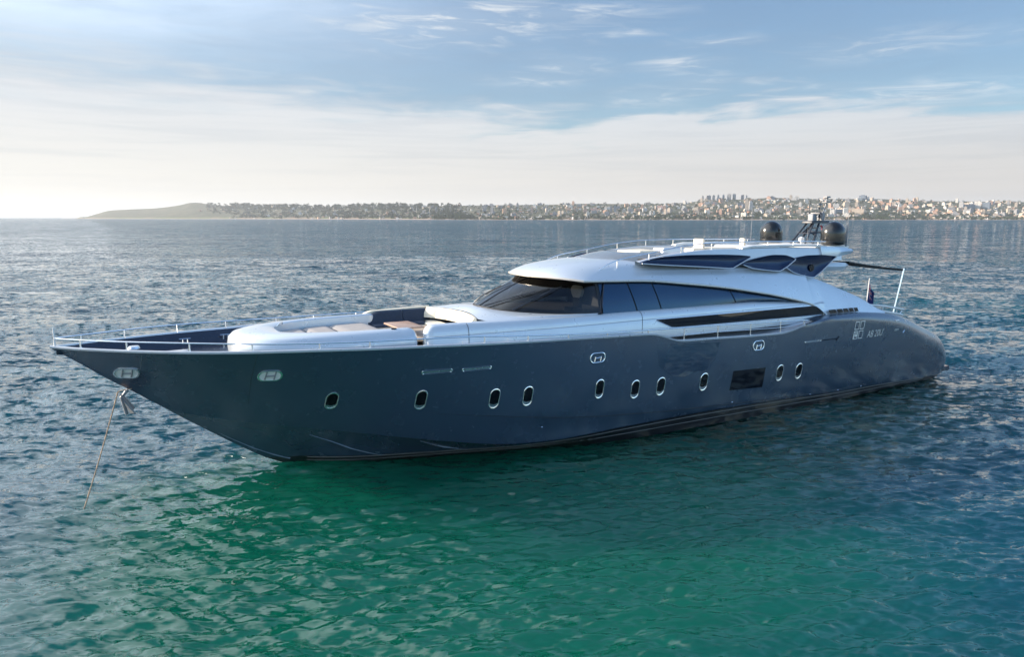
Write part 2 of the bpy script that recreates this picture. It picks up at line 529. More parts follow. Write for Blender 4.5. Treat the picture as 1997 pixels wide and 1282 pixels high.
def build_hull():
    U = np.concatenate([np.linspace(0, .75, 14), np.linspace(.8, 1, 9)])
    P = []
    for x in XS:
        zc, zs = float(zchine(x)), float(zsheer(x))
        P.append([(x, float(hull_y(x, zc + (zs - zc) * u)), zc + (zs - zc) * u) for u in U])
    mb = MB()
    mb.sym(np.array(P), flip=True)
    # stern face, hull side to hull side
    x = XS[0]
    port = [p for p in P[0]]
    mb.grid(np.array([port, [(p[0], -p[1], p[2]) for p in port]]))
    hull = part(mb, 'hull', M_HULL)
    # underwater body: keel - waterline - boot top - chine
    B, U2 = [], []
    for x in XS:
        yw = float(pchip(x, YW)); yc, zc = float(ychine(x)), float(zchine(x))
        zst = float(I(x, STEM)) if x > 30.38 else 0.0
        zk = float(I(x, [(-1, -.6), (24, -1.2), (28, -.7), (30.38, -.05)])) if x < 30.38 else zst
        zb = float(I(x, [(-1, .25), (12, .6), (20, .6), (22, .46), (23.5, .44), (25, .40), (27, .38), (31.2, .36), (31.4, .2)]))
        zb = min(zb, zc)
        zw = max(0.0, zst)
        if zb > zw: 
            q = (zb - zw) / max(zc - zw, 1e-4)
        else:
            q, zb = 0.0, zw
        yb = yw + (yc - yw) * q
        B.append([(x, 0, min(zk, zw)), (x, yw, zw), (x, yb, zb)])
        bulge = .10 * float(I(x, [(22, 0), (26, 1), (31, .7), (33.5, 0)]))
        row = []
        for t in np.linspace(0, 1, 6):
            row.append((x, yb + (yc - yb) * t - bulge * math.sin(math.pi * t) * .6, zb + (zc - zb) * t))
        U2.append(row)
    mb = MB(); mb.sym(np.array(B), flip=True)
    part(mb, 'bottom', M_BOOT)
    i0 = int(np.searchsorted(XS, 22.0))
    mb = MB(); mb.sym(np.array(U2[i0:]), flip=True)
    part(mb, 'bow_underside', M_HULL)
    # two thin stripes in the black band
    for fr, r in ((.86, .015), (.50, .012)):
        pts = []
        for x in np.linspace(.6, 30.0, 90):
            yw = float(pchip(x, YW)); yc, zc = float(ychine(x)), float(zchine(x))
            zb = min(float(I(x, [(-1, .25), (12, .6), (20, .6), (22, .46), (23.5, .44), (25, .40), (27, .38), (31.2, .36)])), zc)
            q = zb / zc * fr
            pts.append((x, yw + (yc - yw) * q + .005, zc * q))
        mb = MB(); mb.tube(pts, r, 6); mb.tube([(p[0], -p[1], p[2]) for p in pts], r, 6)
        part(mb, 'boot_stripe', M_GOLD)
    # knuckle line
    pts = [(x, float(hull_y(x, I(x, ZK))) - .004, float(I(x, ZK))) for x in np.linspace(5.5, 27.2, 70)]
    mb = MB(); mb.tube(pts, np.concatenate([np.full(55, .014), np.linspace(.014, .003, 15)]), 6)
    mb.tube([(p[0], -p[1], p[2]) for p in pts], np.concatenate([np.full(55, .014), np.linspace(.014, .003, 15)]), 6)
    part(mb, 'knuckle_line', M_SEAM)
    # spray strakes under the bow
    for S in ([(30.1, .95, 1.30), (29.4, 1.08, .98), (28.84, 1.2, .68), (28.3, 1.36, .48), (27.79, 1.52, .33)],
              [(26.9, 2.12, .92), (26.4, 2.16, .70), (26.05, 2.22, .56), (25.5, 2.3, .43), (25.02, 2.4, .33)],
              [(33.0, .16, 1.72), (32.3, .22, 1.22), (31.6, .25, .78), (31.0, .30, .48), (30.5, .36, .28)]):
        pts = []
        for (x, y, z) in S:
            # nearest point of the underside at this x, z
            yw = float(pchip(x, YW)); zc = float(zchine(x)); yc = float(ychine(x))
            zst = float(I(x, STEM)) if x > 30.38 else 0.0
            q = min(1, max(0, (z - zst) / max(zc - zst, .01)))
            pts.append((x, yw + (yc - yw) * q - .04 * math.sin(math.pi * q), z))
        rr = np.linspace(.008, .035, len(pts))
        for sg in (1, -1):
            mb = MB(); mb.tube([(p[0], sg * p[1], p[2]) for p in pts], rr, 6)
            part(mb, 'spray_strake', mat('strake_paint', (.16, .20, .25), .3, .3, .5, .03, 2))
    # cap rail on the sheer
    pts = [(x, max(float(hull_y(x, zsheer(x))) - .03, 0.0), float(zsheer(x)) + .012) for x in XS if x > 10.2]
    mb = MB()
    ring = []
    for sgn in (1, -1):
        P = []
        for (x, y, z) in pts:
            y = max(y, .03)
            P.append([(x, sgn * (y + .05), z - .035), (x, sgn * (y + .055), z + .012), (x, sgn * (y + .03), z + .03), (x, sgn * max(y - .06, .0), z + .03), (x, sgn * max(y - .08, 0), z - .03)])
        mb.grid(np.array(P), flip=(sgn > 0))
    part(mb, 'cap_rail', mat('sheer_cap_paint', (.55, .57, .60), .3, .4, .4, .03, 3))
    return hull


build_hull()


def deckparts():
    # foredeck (dark) and side decks (grey) a little under the sheer, plus inner bulwark
    def dk(x): return float(zsheer(x)) - float(I(x, [(9, .03), (11, .10), (17, .12), (19, .25), (30, .42), (34, .40), (36.5, .2)]))
    for name, a, b, m in (('foredeck', 30.6, 36.5, M_DARKHULL), ('side_deck', 9.5, 30.6, M_GREYDECK)):
        P = []
        for x in np.linspace(a, b, 60):
            y = max(float(hull_y(x, dk(x))) - .08, .006)
            P.append([(x, y * t, dk(x) + .03 * (1 - t * t)) for t in np.linspace(-1, 1, 15)])
        mb = MB(); mb.grid(np.array(P), flip=True)
        part(mb, name, m)
    P = []
    for x in np.linspace(9.5, 36.6, 120):
        y = max(float(ysheer(x)) - .09, .015)
        P.append([(x, y, float(zsheer(x)) + .01), (x, max(.005, float(hull_y(x, dk(x))) - .10), dk(x) - .02)])
    mb = MB(); mb.sym(np.array(P))
    part(mb, 'inner_bulwark', M_DARKHULL)
    # stern: sloping transom deck between the hull wings
    P = []
    for x in np.linspace(-1.70, 9.6, 54):
        z = float(zsheer(x)); y = float(hull_y(x, z)) + .0
        P.append([(x, y * t, z - .012 + .05 * (1 - t * t)) for t in np.linspace(-1, 1, 13)])
    mb = MB(); mb.grid(np.array(P), flip=True)
    part(mb, 'aft_deck', M_HULL)
    mb = MB()
    P = []
    for t in np.linspace(-1, 1, 25):
        y = 2.95 * t
        xo = -2.15 + .35 * abs(t) ** 4
        P.append([(-1.2, y, .30), (xo + .1, y, .30), (xo, y, .36), (xo, y, .50), (xo + .05, y, .53), (-1.2, y, .53)])
    mb.grid(np.array(P), cv=True)
    mb.add([p for p in P[0]], [tuple(range(6))]); mb.add([p for p in P[-1]], [tuple(range(5, -1, -1))])
    part(mb, 'swim_platform', M_DARKHULL)


deckparts()


def foredeck_gear():
    for s in (1, -1):
        for x in (33.2, 31.9):
            z = float(zsheer(x)) - .22; y = s * (float(hull_y(x, z)) - .20)
            mb = MB(); mb.tube([(x - .17, y, z + .05), (x + .17, y, z + .05)], .022, 6); mb.tube([(x - .07, y, z - .1), (x - .07, y, z + .05)], .018, 6); mb.tube([(x + .07, y, z - .1), (x + .07, y, z + .05)], .018, 6)
            part(mb, 'cleat', M_CHROME)
    mb = MB(); mb.rbox((33.6, 0, 3.98), (.7, .7, .12), .04); part(mb, 'deck_hatch', M_GREYDECK)
    mb = MB(); mb.lathe([(.0, .34), (.14, .33), (.17, .26), (.10, .18), (.17, .10), (.19, 0)], (34.7, 0, 3.98), 18); part(mb, 'windlass', M_CHROME)


foredeck_gear()


# ------------------------------------------------------------------ things let into the hull side
def hull_frame(x, z):
    """point and tangents on the port topside"""
    p = np.array([x, float(hull_y(x, z)), z])
    tx = np.array([x - .05, float(hull_y(x - .05, z)), z]) - p
    tz = np.array([x, float(hull_y(x, z + .05)), z + .05]) - p
    tx /= np.linalg.norm(tx); tz /= np.linalg.norm(tz)
    n = np.cross(tz, tx); n /= np.linalg.norm(n)
    if n[1] < 0: n = -n
    return p, tx, tz, n   # tx points aft (to the right in the photograph)


def on_hull(x, z, a, b, off=0.0):
    """a metres aft, b metres up from (x, z) along the side, off outwards"""
    xx, zz = x - a, z + b
    p, tx, tz, n = hull_frame(xx, zz)
    return p + n * off


def stadium(w, h, n=10, lean=0.0):
    pts = []
    r = min(w, h) / 2
    for k in range(4 * n):
        q = 2 * math.pi * k / (4 * n)
        cx, cy = (0, (h / 2 - r) * (1 if math.sin(q) >= 0 else -1)) if h >= w else ((w / 2 - r) * (1 if math.cos(q) >= 0 else -1), 0)
        a, b = cx + r * math.cos(q), cy + r * math.sin(q)
        pts.append((a + lean * b, b))
    return pts


def ringpart(x, z, outline, scale_in, off_out, off_in, name, m, parent):
    rows = []
    for s, o in ((1.0, -.01), (1.0, off_out), (.5 + .5 * scale_in, off_out + .008), (scale_in, off_out), (scale_in, off_in)):
        rows.append([on_hull(x, z, a * s, b * s, o) for a, b in outline])
    mb = MB(); mb.grid(np.array(rows), cv=True)
    return mb.build(name, m, parent)


def patch(x, z, outline, off, name, m, parent, thick=.004):
    mb = MB()
    c = on_hull(x, z, np.mean([p[0] for p in outline]), np.mean([p[1] for p in outline]), off)
    ring = [on_hull(x, z, a, b, off) for a, b in outline]
    ring0 = [on_hull(x, z, a, b, off - thick) for a, b in outline]
    n = len(ring)
    mb.add(ring + ring0 + [c], [(i, (i + 1) % n, 2 * n) for i in range(n)] + [(i, i + n, (i + 1) % n + n, (i + 1) % n) for i in range(n)])
    return mb.build(name, m, parent)


M_PORTGLASS = mat('porthole_glass', (.003, .004, .006), .10, 0, 0, .05, 1, spec=.25, tint=(.6, .8, 1.0))
M_LIP = mat('porthole_sill_steel', (.42, .46, .50), .25, .9, 0, .05, 4)


#PORTHOLES
PORT = [(29.64, 2.57, .36, .58), (27.07, 2.43, .35, .66), (24.70, 2.25, .36, .68), (23.52, 2.21, .36, .68), (20.71, 2.14, .36, .69), (19.15, 1.94, .38, .69), (17.97, 1.91, .40, .69), (15.86, 1.84, .41, .70), (11.69, 1.74, .40, .69), (10.52, 1.69, .42, .68)]
RECT = [(14.43, 1.32), (14.34, 2.10), (12.55, 2.06), (12.6, 1.25)]
FAIR = [(34.94, 3.63, .66, .34), (31.36, 3.51, .66, .34), (20.85, 3.26, .66, .36), (13.05, 3.00, .66, .40)]
SLOTS = [(26.65, 3.34, .98, .12, 0), (25.36, 3.32, 1.0, .11, 0), (9.81, 2.89, 1.05, .07, 0)]
MARKS = {'logo': (7.19, 2.74), 'text': (6.18, 2.74), 'small': (4.12, 2.87)}
#PORTHOLES_END


def portholes():
    for (x, z, w, h) in PORT:
        ol = stadium(w, h, 8, lean=.10)
        fr = ringpart(x, z, ol, .86, .022, -.01, 'porthole', M_CHROME, yacht)
        patch(x, z, [(a * .88, b * .88) for a, b in ol], .004, 'pane', M_PORTGLASS, fr)
        # the polished sill at the foot of the recess
        low = [(a * .86, b * .86) for a, b in ol if b < -h * .22]
        low = sorted(low, key=lambda p: math.atan2(p[1], p[0]))
        top = [(p[0] * .96, -h * .2 - (h * .09) * (1 - (p[0] / (w * .5)) ** 2)) for p in reversed(low)]
        patch(x, z, low + top, .010, 'sill', M_LIP, fr)


def hull_details():
    o = [(RECT[0][0] - a[0], a[1] - RECT[0][1]) for a in RECT]
    # subdivide outline so that it follows the side
    ol = []
    for i in range(4):
        a, b = o[i], o[(i + 1) % 4]
        for t in np.linspace(0, 1, 8, endpoint=False):
            ol.append((a[0] + (b[0] - a[0]) * t, a[1] + (b[1] - a[1]) * t))
    patch(RECT[0][0], RECT[0][1], ol, .012, 'hull_window', M_BLACK, yacht, .02)
    for i, (x, z, w, h) in enumerate(FAIR):
        ol = stadium(w, h, 8, lean=.05)
        fr = ringpart(x, z, ol, .84, .03, 0, 'fairlead', M_CHROME, yacht)
        patch(x, z, [(a * .86, b * .86) for a, b in ol], .004, 'recess', M_WHITE if i < 2 else M_HULL, fr)
        for s in (-.16, .2):
            mb = MB()
            mb.tube([on_hull(x, z, w * (s - .03), -h * .36, .018), on_hull(x, z, w * (s + .03), h * (.36 if i < 2 else .1), .018)], .022, 6)
            mb.build('roller', M_GREY if i < 2 else M_CHROME, fr)
        mb = MB()
        mb.tube([on_hull(x, z, -w * .14, -h * .05, .02), on_hull(x, z, w * .22, h * .02, .02)], .02, 6)
        mb.build('bollard_bar', M_GREY if i < 2 else M_CHROME, fr)
    for (x, z, w, h, sl) in SLOTS:
        ol = []
        for a, b in stadium(w, h, 5):
            ol.append((a, b + sl * a))
        fr = ringpart(x, z, ol, .9, .02, 0, 'vent_slot', M_CHROME, yacht)
        patch(x, z, [(a * .92, b * .55 + sl * a * .45) for a, b in ol], .008, 'slot_plate', M_LIP, fr)


def text_on_hull(s, x, z, size, name, m, lean=.15, sx=1.0):
    cu = bpy.data.curves.new(name, 'FONT')
    cu.body = s
    cu.size = size
    cu.extrude = .0
    cu.resolution_u = 3
    tmp = bpy.data.objects.new(name + '_tmp', cu)
    COL.objects.link(tmp)
    dg = bpy.context.evaluated_depsgraph_get()
    me = bpy.data.meshes.new_from_object(tmp.evaluated_get(dg))
    bpy.data.objects.remove(tmp)
    for v in me.vertices:
        a, b = v.co.x * sx, v.co.y
        v.co = on_hull(x, z, a + lean * b, b, .012)
    me.name = name
    me.materials.clear()
    me.materials.append(m)
    o = bpy.data.objects.new(name, me)
    COL.objects.link(o)
    o.parent = yacht
    return o


def squares():
    """the four-square mark: open squares, the lower front one filled"""
    x, z = MARKS['logo']
    m = mat('mark_silver', (.80, .80, .78), .3, .5, 0, .03, 4)
    s, t = .30, .035
    mb = MB()
    def quad(a0, b0, a1, b1):
        P = []
        for a in np.linspace(a0, a1, 4):
            P.append([on_hull(x, z, a + .16 * b, b, .012) for b in (b0, b1)])
        mb.grid(np.array(P))
    for i, (ca, cb) in enumerate(((0, .42), (.36, .42), (.36, 0), (0, 0))):
        quad(ca, cb, ca + s, cb + t); quad(ca, cb + s + .06 - t, ca + s, cb + s + .06)
        quad(ca, cb + t, ca + t, cb + s + .06 - t); quad(ca + s - t, cb + t, ca + s, cb + s + .06 - t)
        if i == 3:
            quad(ca + t, cb + t, ca + .09, cb + .22); quad(ca + .13, cb + .10, ca + s - t, cb + .22); quad(ca + .09, cb + .18, ca + .13, cb + .22); quad(ca + t, cb + .26, ca + s - t, cb + .29)
    part(mb, 'builder_mark', m, smooth=False)
    x2, z2 = MARKS['text']
    text_on_hull("AB 20U'", x2, z2, .44, 'lettering', m, .22, .80)
    x3, z3 = MARKS['small']
    text_on_hull("EBM", x3, z3, .15, 'small_lettering', m, .1, 1.2)


# ------------------------------------------------------------------ forward trunk, sofa, table
def superell(t, xa, xf, w, p=2.6, q=2.0):
    """port half outline of a trunk from aft (t=0) to nose (t=1)"""
    th = t * math.pi / 2
    return xa + (xf - xa) * math.sin(th) ** (2 / q), w * math.cos(th) ** (2 / p)


def trunk():
    ts = np.linspace(0, 1, 40)
    def line(xa, xf, w, p, q, z):
        a = [superell(t, xa, xf, w, p, q) for t in ts]
        return [(x, y, z) for x, y in a] + [(x, -y, z) for x, y in reversed(a[:-1])]
    rows = [line(27.05, 32.10, 2.42, 3.0, 2.2, 3.78), line(27.05, 32.12, 2.44, 3.0, 2.2, 4.12), line(27.05, 32.08, 2.40, 3.0, 2.2, 4.30), line(27.05, 31.95, 2.28, 3.0, 2.2, 4.43),
            line(27.05, 31.68, 2.12, 3.0, 2.2, 4.50), line(27.05, 31.25, 1.96, 3.0, 2.2, 4.535), line(27.05, 30.85, 1.82, 3.0, 2.2, 4.53), line(27.05, 30.70, 1.76, 3.0, 2.2, 4.49), line(27.05, 30.66, 1.74, 3.0, 2.2, 4.15)]
    mb = MB(); P = np.array(rows)
    mb.grid(P)
    # rounded ends of the two arms
    for end in (0, -1):
        r = P[:, end]
        mb2 = [r]
        c = r.mean(0)
        for a in np.linspace(.25, 1, 5):
            k = math.cos(a * math.pi / 2)
            q = r.copy()
            q[:, 0] = r[:, 0] - .22 * math.sin(a * math.pi / 2)
            q[:, 1] = c[1] + (r[:, 1] - c[1]) * (.35 + .65 * k)
            q[:, 2] = np.where(r[:, 2] > 3.8, 3.8 + (r[:, 2] - 3.8) * (.8 + .2 * k), r[:, 2])
            mb2.append(q)
        mb2.append(np.repeat(((mb2[-1][0] + mb2[-1][-1]) / 2)[None], len(r), 0) * 0 + mb2[-1].mean(0))
        mb.grid(np.array(mb2), flip=(end == 0))
    tk = part(mb, 'sunpad_coaming', M_SILVER)
    # sunpad cushion in three panels
    for (a, b) in ((27.3, 28.65), (28.68, 29.6), (29.63, 30.45)):
        P = []
        for x in np.linspace(a, b, 8):
            t = math.asin(min(1, max(0, (x - 27.05) / 3.6)) ** (1.1)) / (math.pi / 2)
            w = 1.72 * max(.02, math.cos(t * math.pi / 2)) ** (2 / 3.0) - .03
            e = min(x - a, b - x)
            z = 4.24 + .06 * min(1, e / .06) ** .5
            P.append([(x, w * s, z - .07 * abs(s) ** 12) for s in np.linspace(-1, 1, 15)])
        mb = MB(); mb.grid(np.array(P), flip=True)
        part(mb, 'sunpad_cushion', M_TAUPE)
    mb = MB()
    mb.box((27.6, 0, 4.05), (6.6, 3.3, .1))
    part(mb, 'pit_floor', M_DECK)
    # small handle/lamp at the nose of the pit
    mb = MB(); mb.tube([(30.55, -.55, 4.5), (30.5, -.5, 4.58), (30.3, -.95, 4.58), (30.3, -1.0, 4.5)], .02, 6)
    part(mb, 'grab_handle', M_CHROME)
    mb = MB(); mb.box((27.5, 1.98, 4.545), (.16, .07, .03))
    part(mb, 'deck_light', M_BLACK)


WSB = np.array([(23.55, 0, 4.80), (23.46, .45, 4.785), (23.25, .95, 4.755), (22.85, 1.42, 4.715), (22.25, 1.86, 4.675), (21.55, 2.23, 4.645), (20.9, 2.52, 4.625), (20.1, 2.79, 4.61)])
WST = np.array([(21.52, 0, 5.75), (21.49, .42, 5.75), (21.40, .85, 5.745), (21.24, 1.25, 5.735), (21.00, 1.68, 5.72), (20.68, 2.03, 5.705), (20.35, 2.30, 5.69), (19.75, 2.44, 5.68)])


def bw(x): return float(I(x, [(8, 3.0), (18, 3.0), (20, 2.98), (22, 2.9), (24, 2.68), (25, 2.55), (26.5, 2.4), (28, 2.4)]))


def coach():
    # lower body with rounded shoulder: port and starboard
    xs = np.concatenate([np.linspace(8.3, 24.4, 70), np.linspace(24.6, 26.2, 12)])
    def sect(x, sh=1.0, inner=None):
        b = bw(x)
        zt = float(I(x, [(8.3, 4.42), (9.3, 4.43), (12.6, 4.60), (16.7, 4.60), (20, 4.60), (26, 4.58)]))
        zseam = float(I(x, [(8, 4.33), (17, 4.30), (26, 4.22)]))
        wI = float(I(x, [(8, .24), (20, .22), (21.5, .40), (26, .46)]))
        return [(x, b + .0, 3.55), (x, b, zseam - .02), (x, b - .012, zseam), (x, b, zseam + .02), (x, b - .015, zseam + (zt - zseam) * .35),
                (x, b - .05, zseam + (zt - zseam) * .65), (x, b - .12, zseam + (zt - zseam) * .88), (x, b - .2, zt), (x, b - wI, zt + .01), (x, b - wI - .03, zt - .02), (x, b - wI - .04, 4.0)]
    P = [sect(x) for x in xs]
    # dome end
    base = np.array(P[-1])
    cen = np.array([0, (base[0, 1] + base[-1, 1]) / 2, 3.6])
    for a in np.linspace(.15, 1, 8):
        k = math.cos(a * math.pi / 2) ** .7; q = base.copy()
        q[:, 0] += .38 * math.sin(a * math.pi / 2)
        q[:, 1] = cen[1] + (base[:, 1] - cen[1]) * k
        q[:, 2] = np.where(base[:, 2] > 3.6, 3.6 + (base[:, 2] - 3.6) * (.55 + .45 * k), base[:, 2])
        P.append(q)
    mb = MB(); mb.sym(np.array(P), flip=True)
    part(mb, 'coach_side', M_SILVER)
    for x in (25.15, 18.35):
        mb = MB()
        mb.tube([(p[0], p[1] + .003, p[2]) for p in sect(x)[:8]], .010, 5)
        part(mb, 'panel_seam', M_SEAM)
    # cream trim arch on the dome end
    # cowling in front of the windscreen
    A = [(24.12, 0, 4.66), (24.18, .6, 4.66), (24.30, 1.2, 4.65), (24.5, 1.9, 4.62), (24.35, 2.22, 4.595), (23.2, 2.50, 4.595), (21.6, 2.62, 4.60), (20.2, 2.78, 4.605)]
    B = [(p[0], p[1], p[2]) for p in WSB]
    A, B = np.array(A), np.array(B)
    P = np.array([A + (B - A) * t + np.array([0, 0, .04]) * math.sin(math.pi * t) for t in np.linspace(0, 1, 6)])
    mb = MB(); mb.sym(P)
    part(mb, 'cowling', M_SILVER)
    # sofa: aft back cushions (cream), starboard back (navy), seats
    C = np.array([(24.70, -1.95), (24.40, -1.45), (24.20, -.8), (24.12, 0), (24.18, .6), (24.30, 1.2), (24.55, 1.9)])
    for i in range(len(C) - 1):
        a, b = C[i], C[i + 1]
        d = (b - a); L = np.linalg.norm(d); d /= L; n = np.array([-d[1], d[0]])
        if n[0] < 0: n = -n
        a2, b2 = a + d * .012, b - d * .012
        P = []
        top = 4.64
        for t in np.linspace(0, 1, 6):
            p = a2 + (b2 - a2) * t
            pf = .04 * math.sin(math.pi * t) ** .5
            P.append([(p[0] - n[0] * .02, p[1] - n[1] * .02, 4.2), (p[0] + n[0] * .0, p[1], top), (p[0] + n[0] * .08, p[1] + n[1] * .08, top + .01), (p[0] + n[0] * (.14 + pf), p[1] + n[1] * (.14 + pf), top - .06),
                      (p[0] + n[0] * (.24 + pf), p[1] + n[1] * (.24 + pf), 4.45), (p[0] + n[0] * .3, p[1] + n[1] * .3, 4.28)])
        mb = MB(); mb.grid(np.array(P))
        mb.add([tuple(p) for p in P[0]], [tuple(range(6))]); mb.add([tuple(p) for p in P[-1]], [tuple(range(5, -1, -1))])
        part(mb, 'sofa_back', M_CREAM)
    # starboard back: raised coaming with navy inner cushions
    xs2 = np.concatenate([np.linspace(24.6, 26.8, 14), 26.8 + .55 * np.sin(np.linspace(.1, 1, 9) * math.pi / 2)])
    P = []
    for x in xs2:
        k = 1.0 if x < 26.8 else math.sqrt(max(0.0, 1 - ((x - 26.8) / .56) ** 2))
        zt = 4.1 + (.52 + .06 * (27.4 - x) / 2.8) * (.25 + .75 * k)
        P.append([(x, -2.32, 3.9), (x, -2.30, zt - .12), (x, -2.22, zt - .02), (x, -2.1, zt), (x, -2.02, zt - .03), (x, -2.0, 4.1)])
    mb = MB(); mb.grid(np.array(P))
    part(mb, 'sofa_coaming', M_CREAM)
    for (x0, x1) in ((24.72, 25.75), (25.77, 27.12)):
        P = []
        for x in np.linspace(x0, x1, 14):
            k = 1.0 if x < 26.6 else math.sqrt(max(0.02, 1 - ((x - 26.6) / .56) ** 2))
            zt = 4.1 + .50 * (.2 + .8 * k)
            P.append([(x, -2.0, zt - .02), (x, -1.94, zt), (x, -1.86, zt - .04), (x, -1.74, 4.22), (x, -1.72, 4.14)])
        mb = MB(); mb.grid(np.array(P))
        part(mb, 'sofa_back', M_NAVYFAB, label='navy blue starboard back cushion')
    for (c, s) in (((26.0, -1.45, 4.09), (2.1, .6, .18)), ((24.85, 0, 4.09), (.62, 3.2, .18))):
        mb = MB(); mb.rbox(c, s, .05); part(mb, 'sofa_seat', M_NAVYFAB if c[1] < -1 else M_CREAM)
    mb = MB(); mb.rbox((27.3, -1.4, 4.02), (.22, .5, .36), .08); part(mb, 'sofa_armrest', M_CREAM)


trunk()
coach()


# ------------------------------------------------------------------ superstructure
LOW = [(8.2, 3.80), (8.8, 4.2), (9.3, 4.40), (10.4, 4.66), (11.6, 4.90), (12.7, 5.08), (13.8, 5.25), (15.9, 5.50), (18.0, 5.70), (20.5, 5.78), (21.3, 5.81), (22.2, 5.88)]
YLOW = [(8.2, 3.10), (9.3, 2.98), (11.6, 2.84), (13.8, 2.72), (16, 2.64), (18, 2.6), (20.5, 2.52), (22.2, 2.42)]


def roof_pt(t, s):
    a = abs(t)
    xf = 21.76 - 1.12 * a ** 2.3
    x = xf + s * (9.0 - xf)
    d = xf - x
    yl, zl = float(I(x, YLOW)), float(pchip(x, LOW))
    zc = float(pchip(d, [(0, 5.89), (.12, 5.97), (.35, 6.07), (.8, 6.20), (1.9, 6.36), (3.1, 6.42), (8, 6.42), (13, 6.36)]))
    p = float(I(d, [(0, 4.0), (1.5, 4.2), (5, 4.6)]))
    return (x, yl * t, zl + (zc - zl) * (1 - a ** p))


def roof():
    T = np.unique(np.concatenate([np.linspace(0, .7, 10), np.linspace(.7, 1, 16)]))
    T = np.concatenate([-T[::-1], T[1:]])
    S = np.concatenate([np.linspace(0, .1, 14)[:-1], np.linspace(.1, 1, 60)])
    P = np.array([[roof_pt(t, s) for t in T] for s in S])
    mb = MB(); mb.grid(P, flip=True)
    rf = part(mb, 'roof', M_SILVER)
    # lip under the edge: trim strip then a soffit back to the glass
    edge = [roof_pt(-1, s) for s in S[::-1]] + [roof_pt(t, 0) for t in T[1:-1]] + [roof_pt(1, s) for s in S]
    E = np.array(edge)
    Dn = []
    for i, p in enumerate(E):
        front = np.clip((p[0] - 19.0) / 2.0, 0, 1)
        Dn.append(.085)
    ins = []
    for p in E:
        k = np.clip((p[0] - 17.0) / 4.0, 0, 1)
        ins.append((p[0] - .5 * np.clip((p[0] - 20.2) / 1.2, 0, 1), p[1] * (1 - .05 - .03 * k), p[2] - .075))
    rows = [E + np.array([0, 0, .004]), E + np.array([0, 0, 0]) * 1.0, E - np.array([0, 0, .05])]
    mb = MB(); mb.tube([(p[0], p[1] * 1.003, p[2] - .02) for p in E], .042, 8)
    part(mb, 'roof_trim', mat('champagne_trim', (.62, .56, .48), .3, .5, .3, .03, 3), rf)
    rows = [[(p[0], p[1] * 1.002, p[2] - .055) for p in E], ins]
    mb = MB(); mb.grid(np.array(rows))
    part(mb, 'soffit', mat('soffit_tan', (.34, .25, .17), .5, 0, 0, .08, 3), rf)


roof()



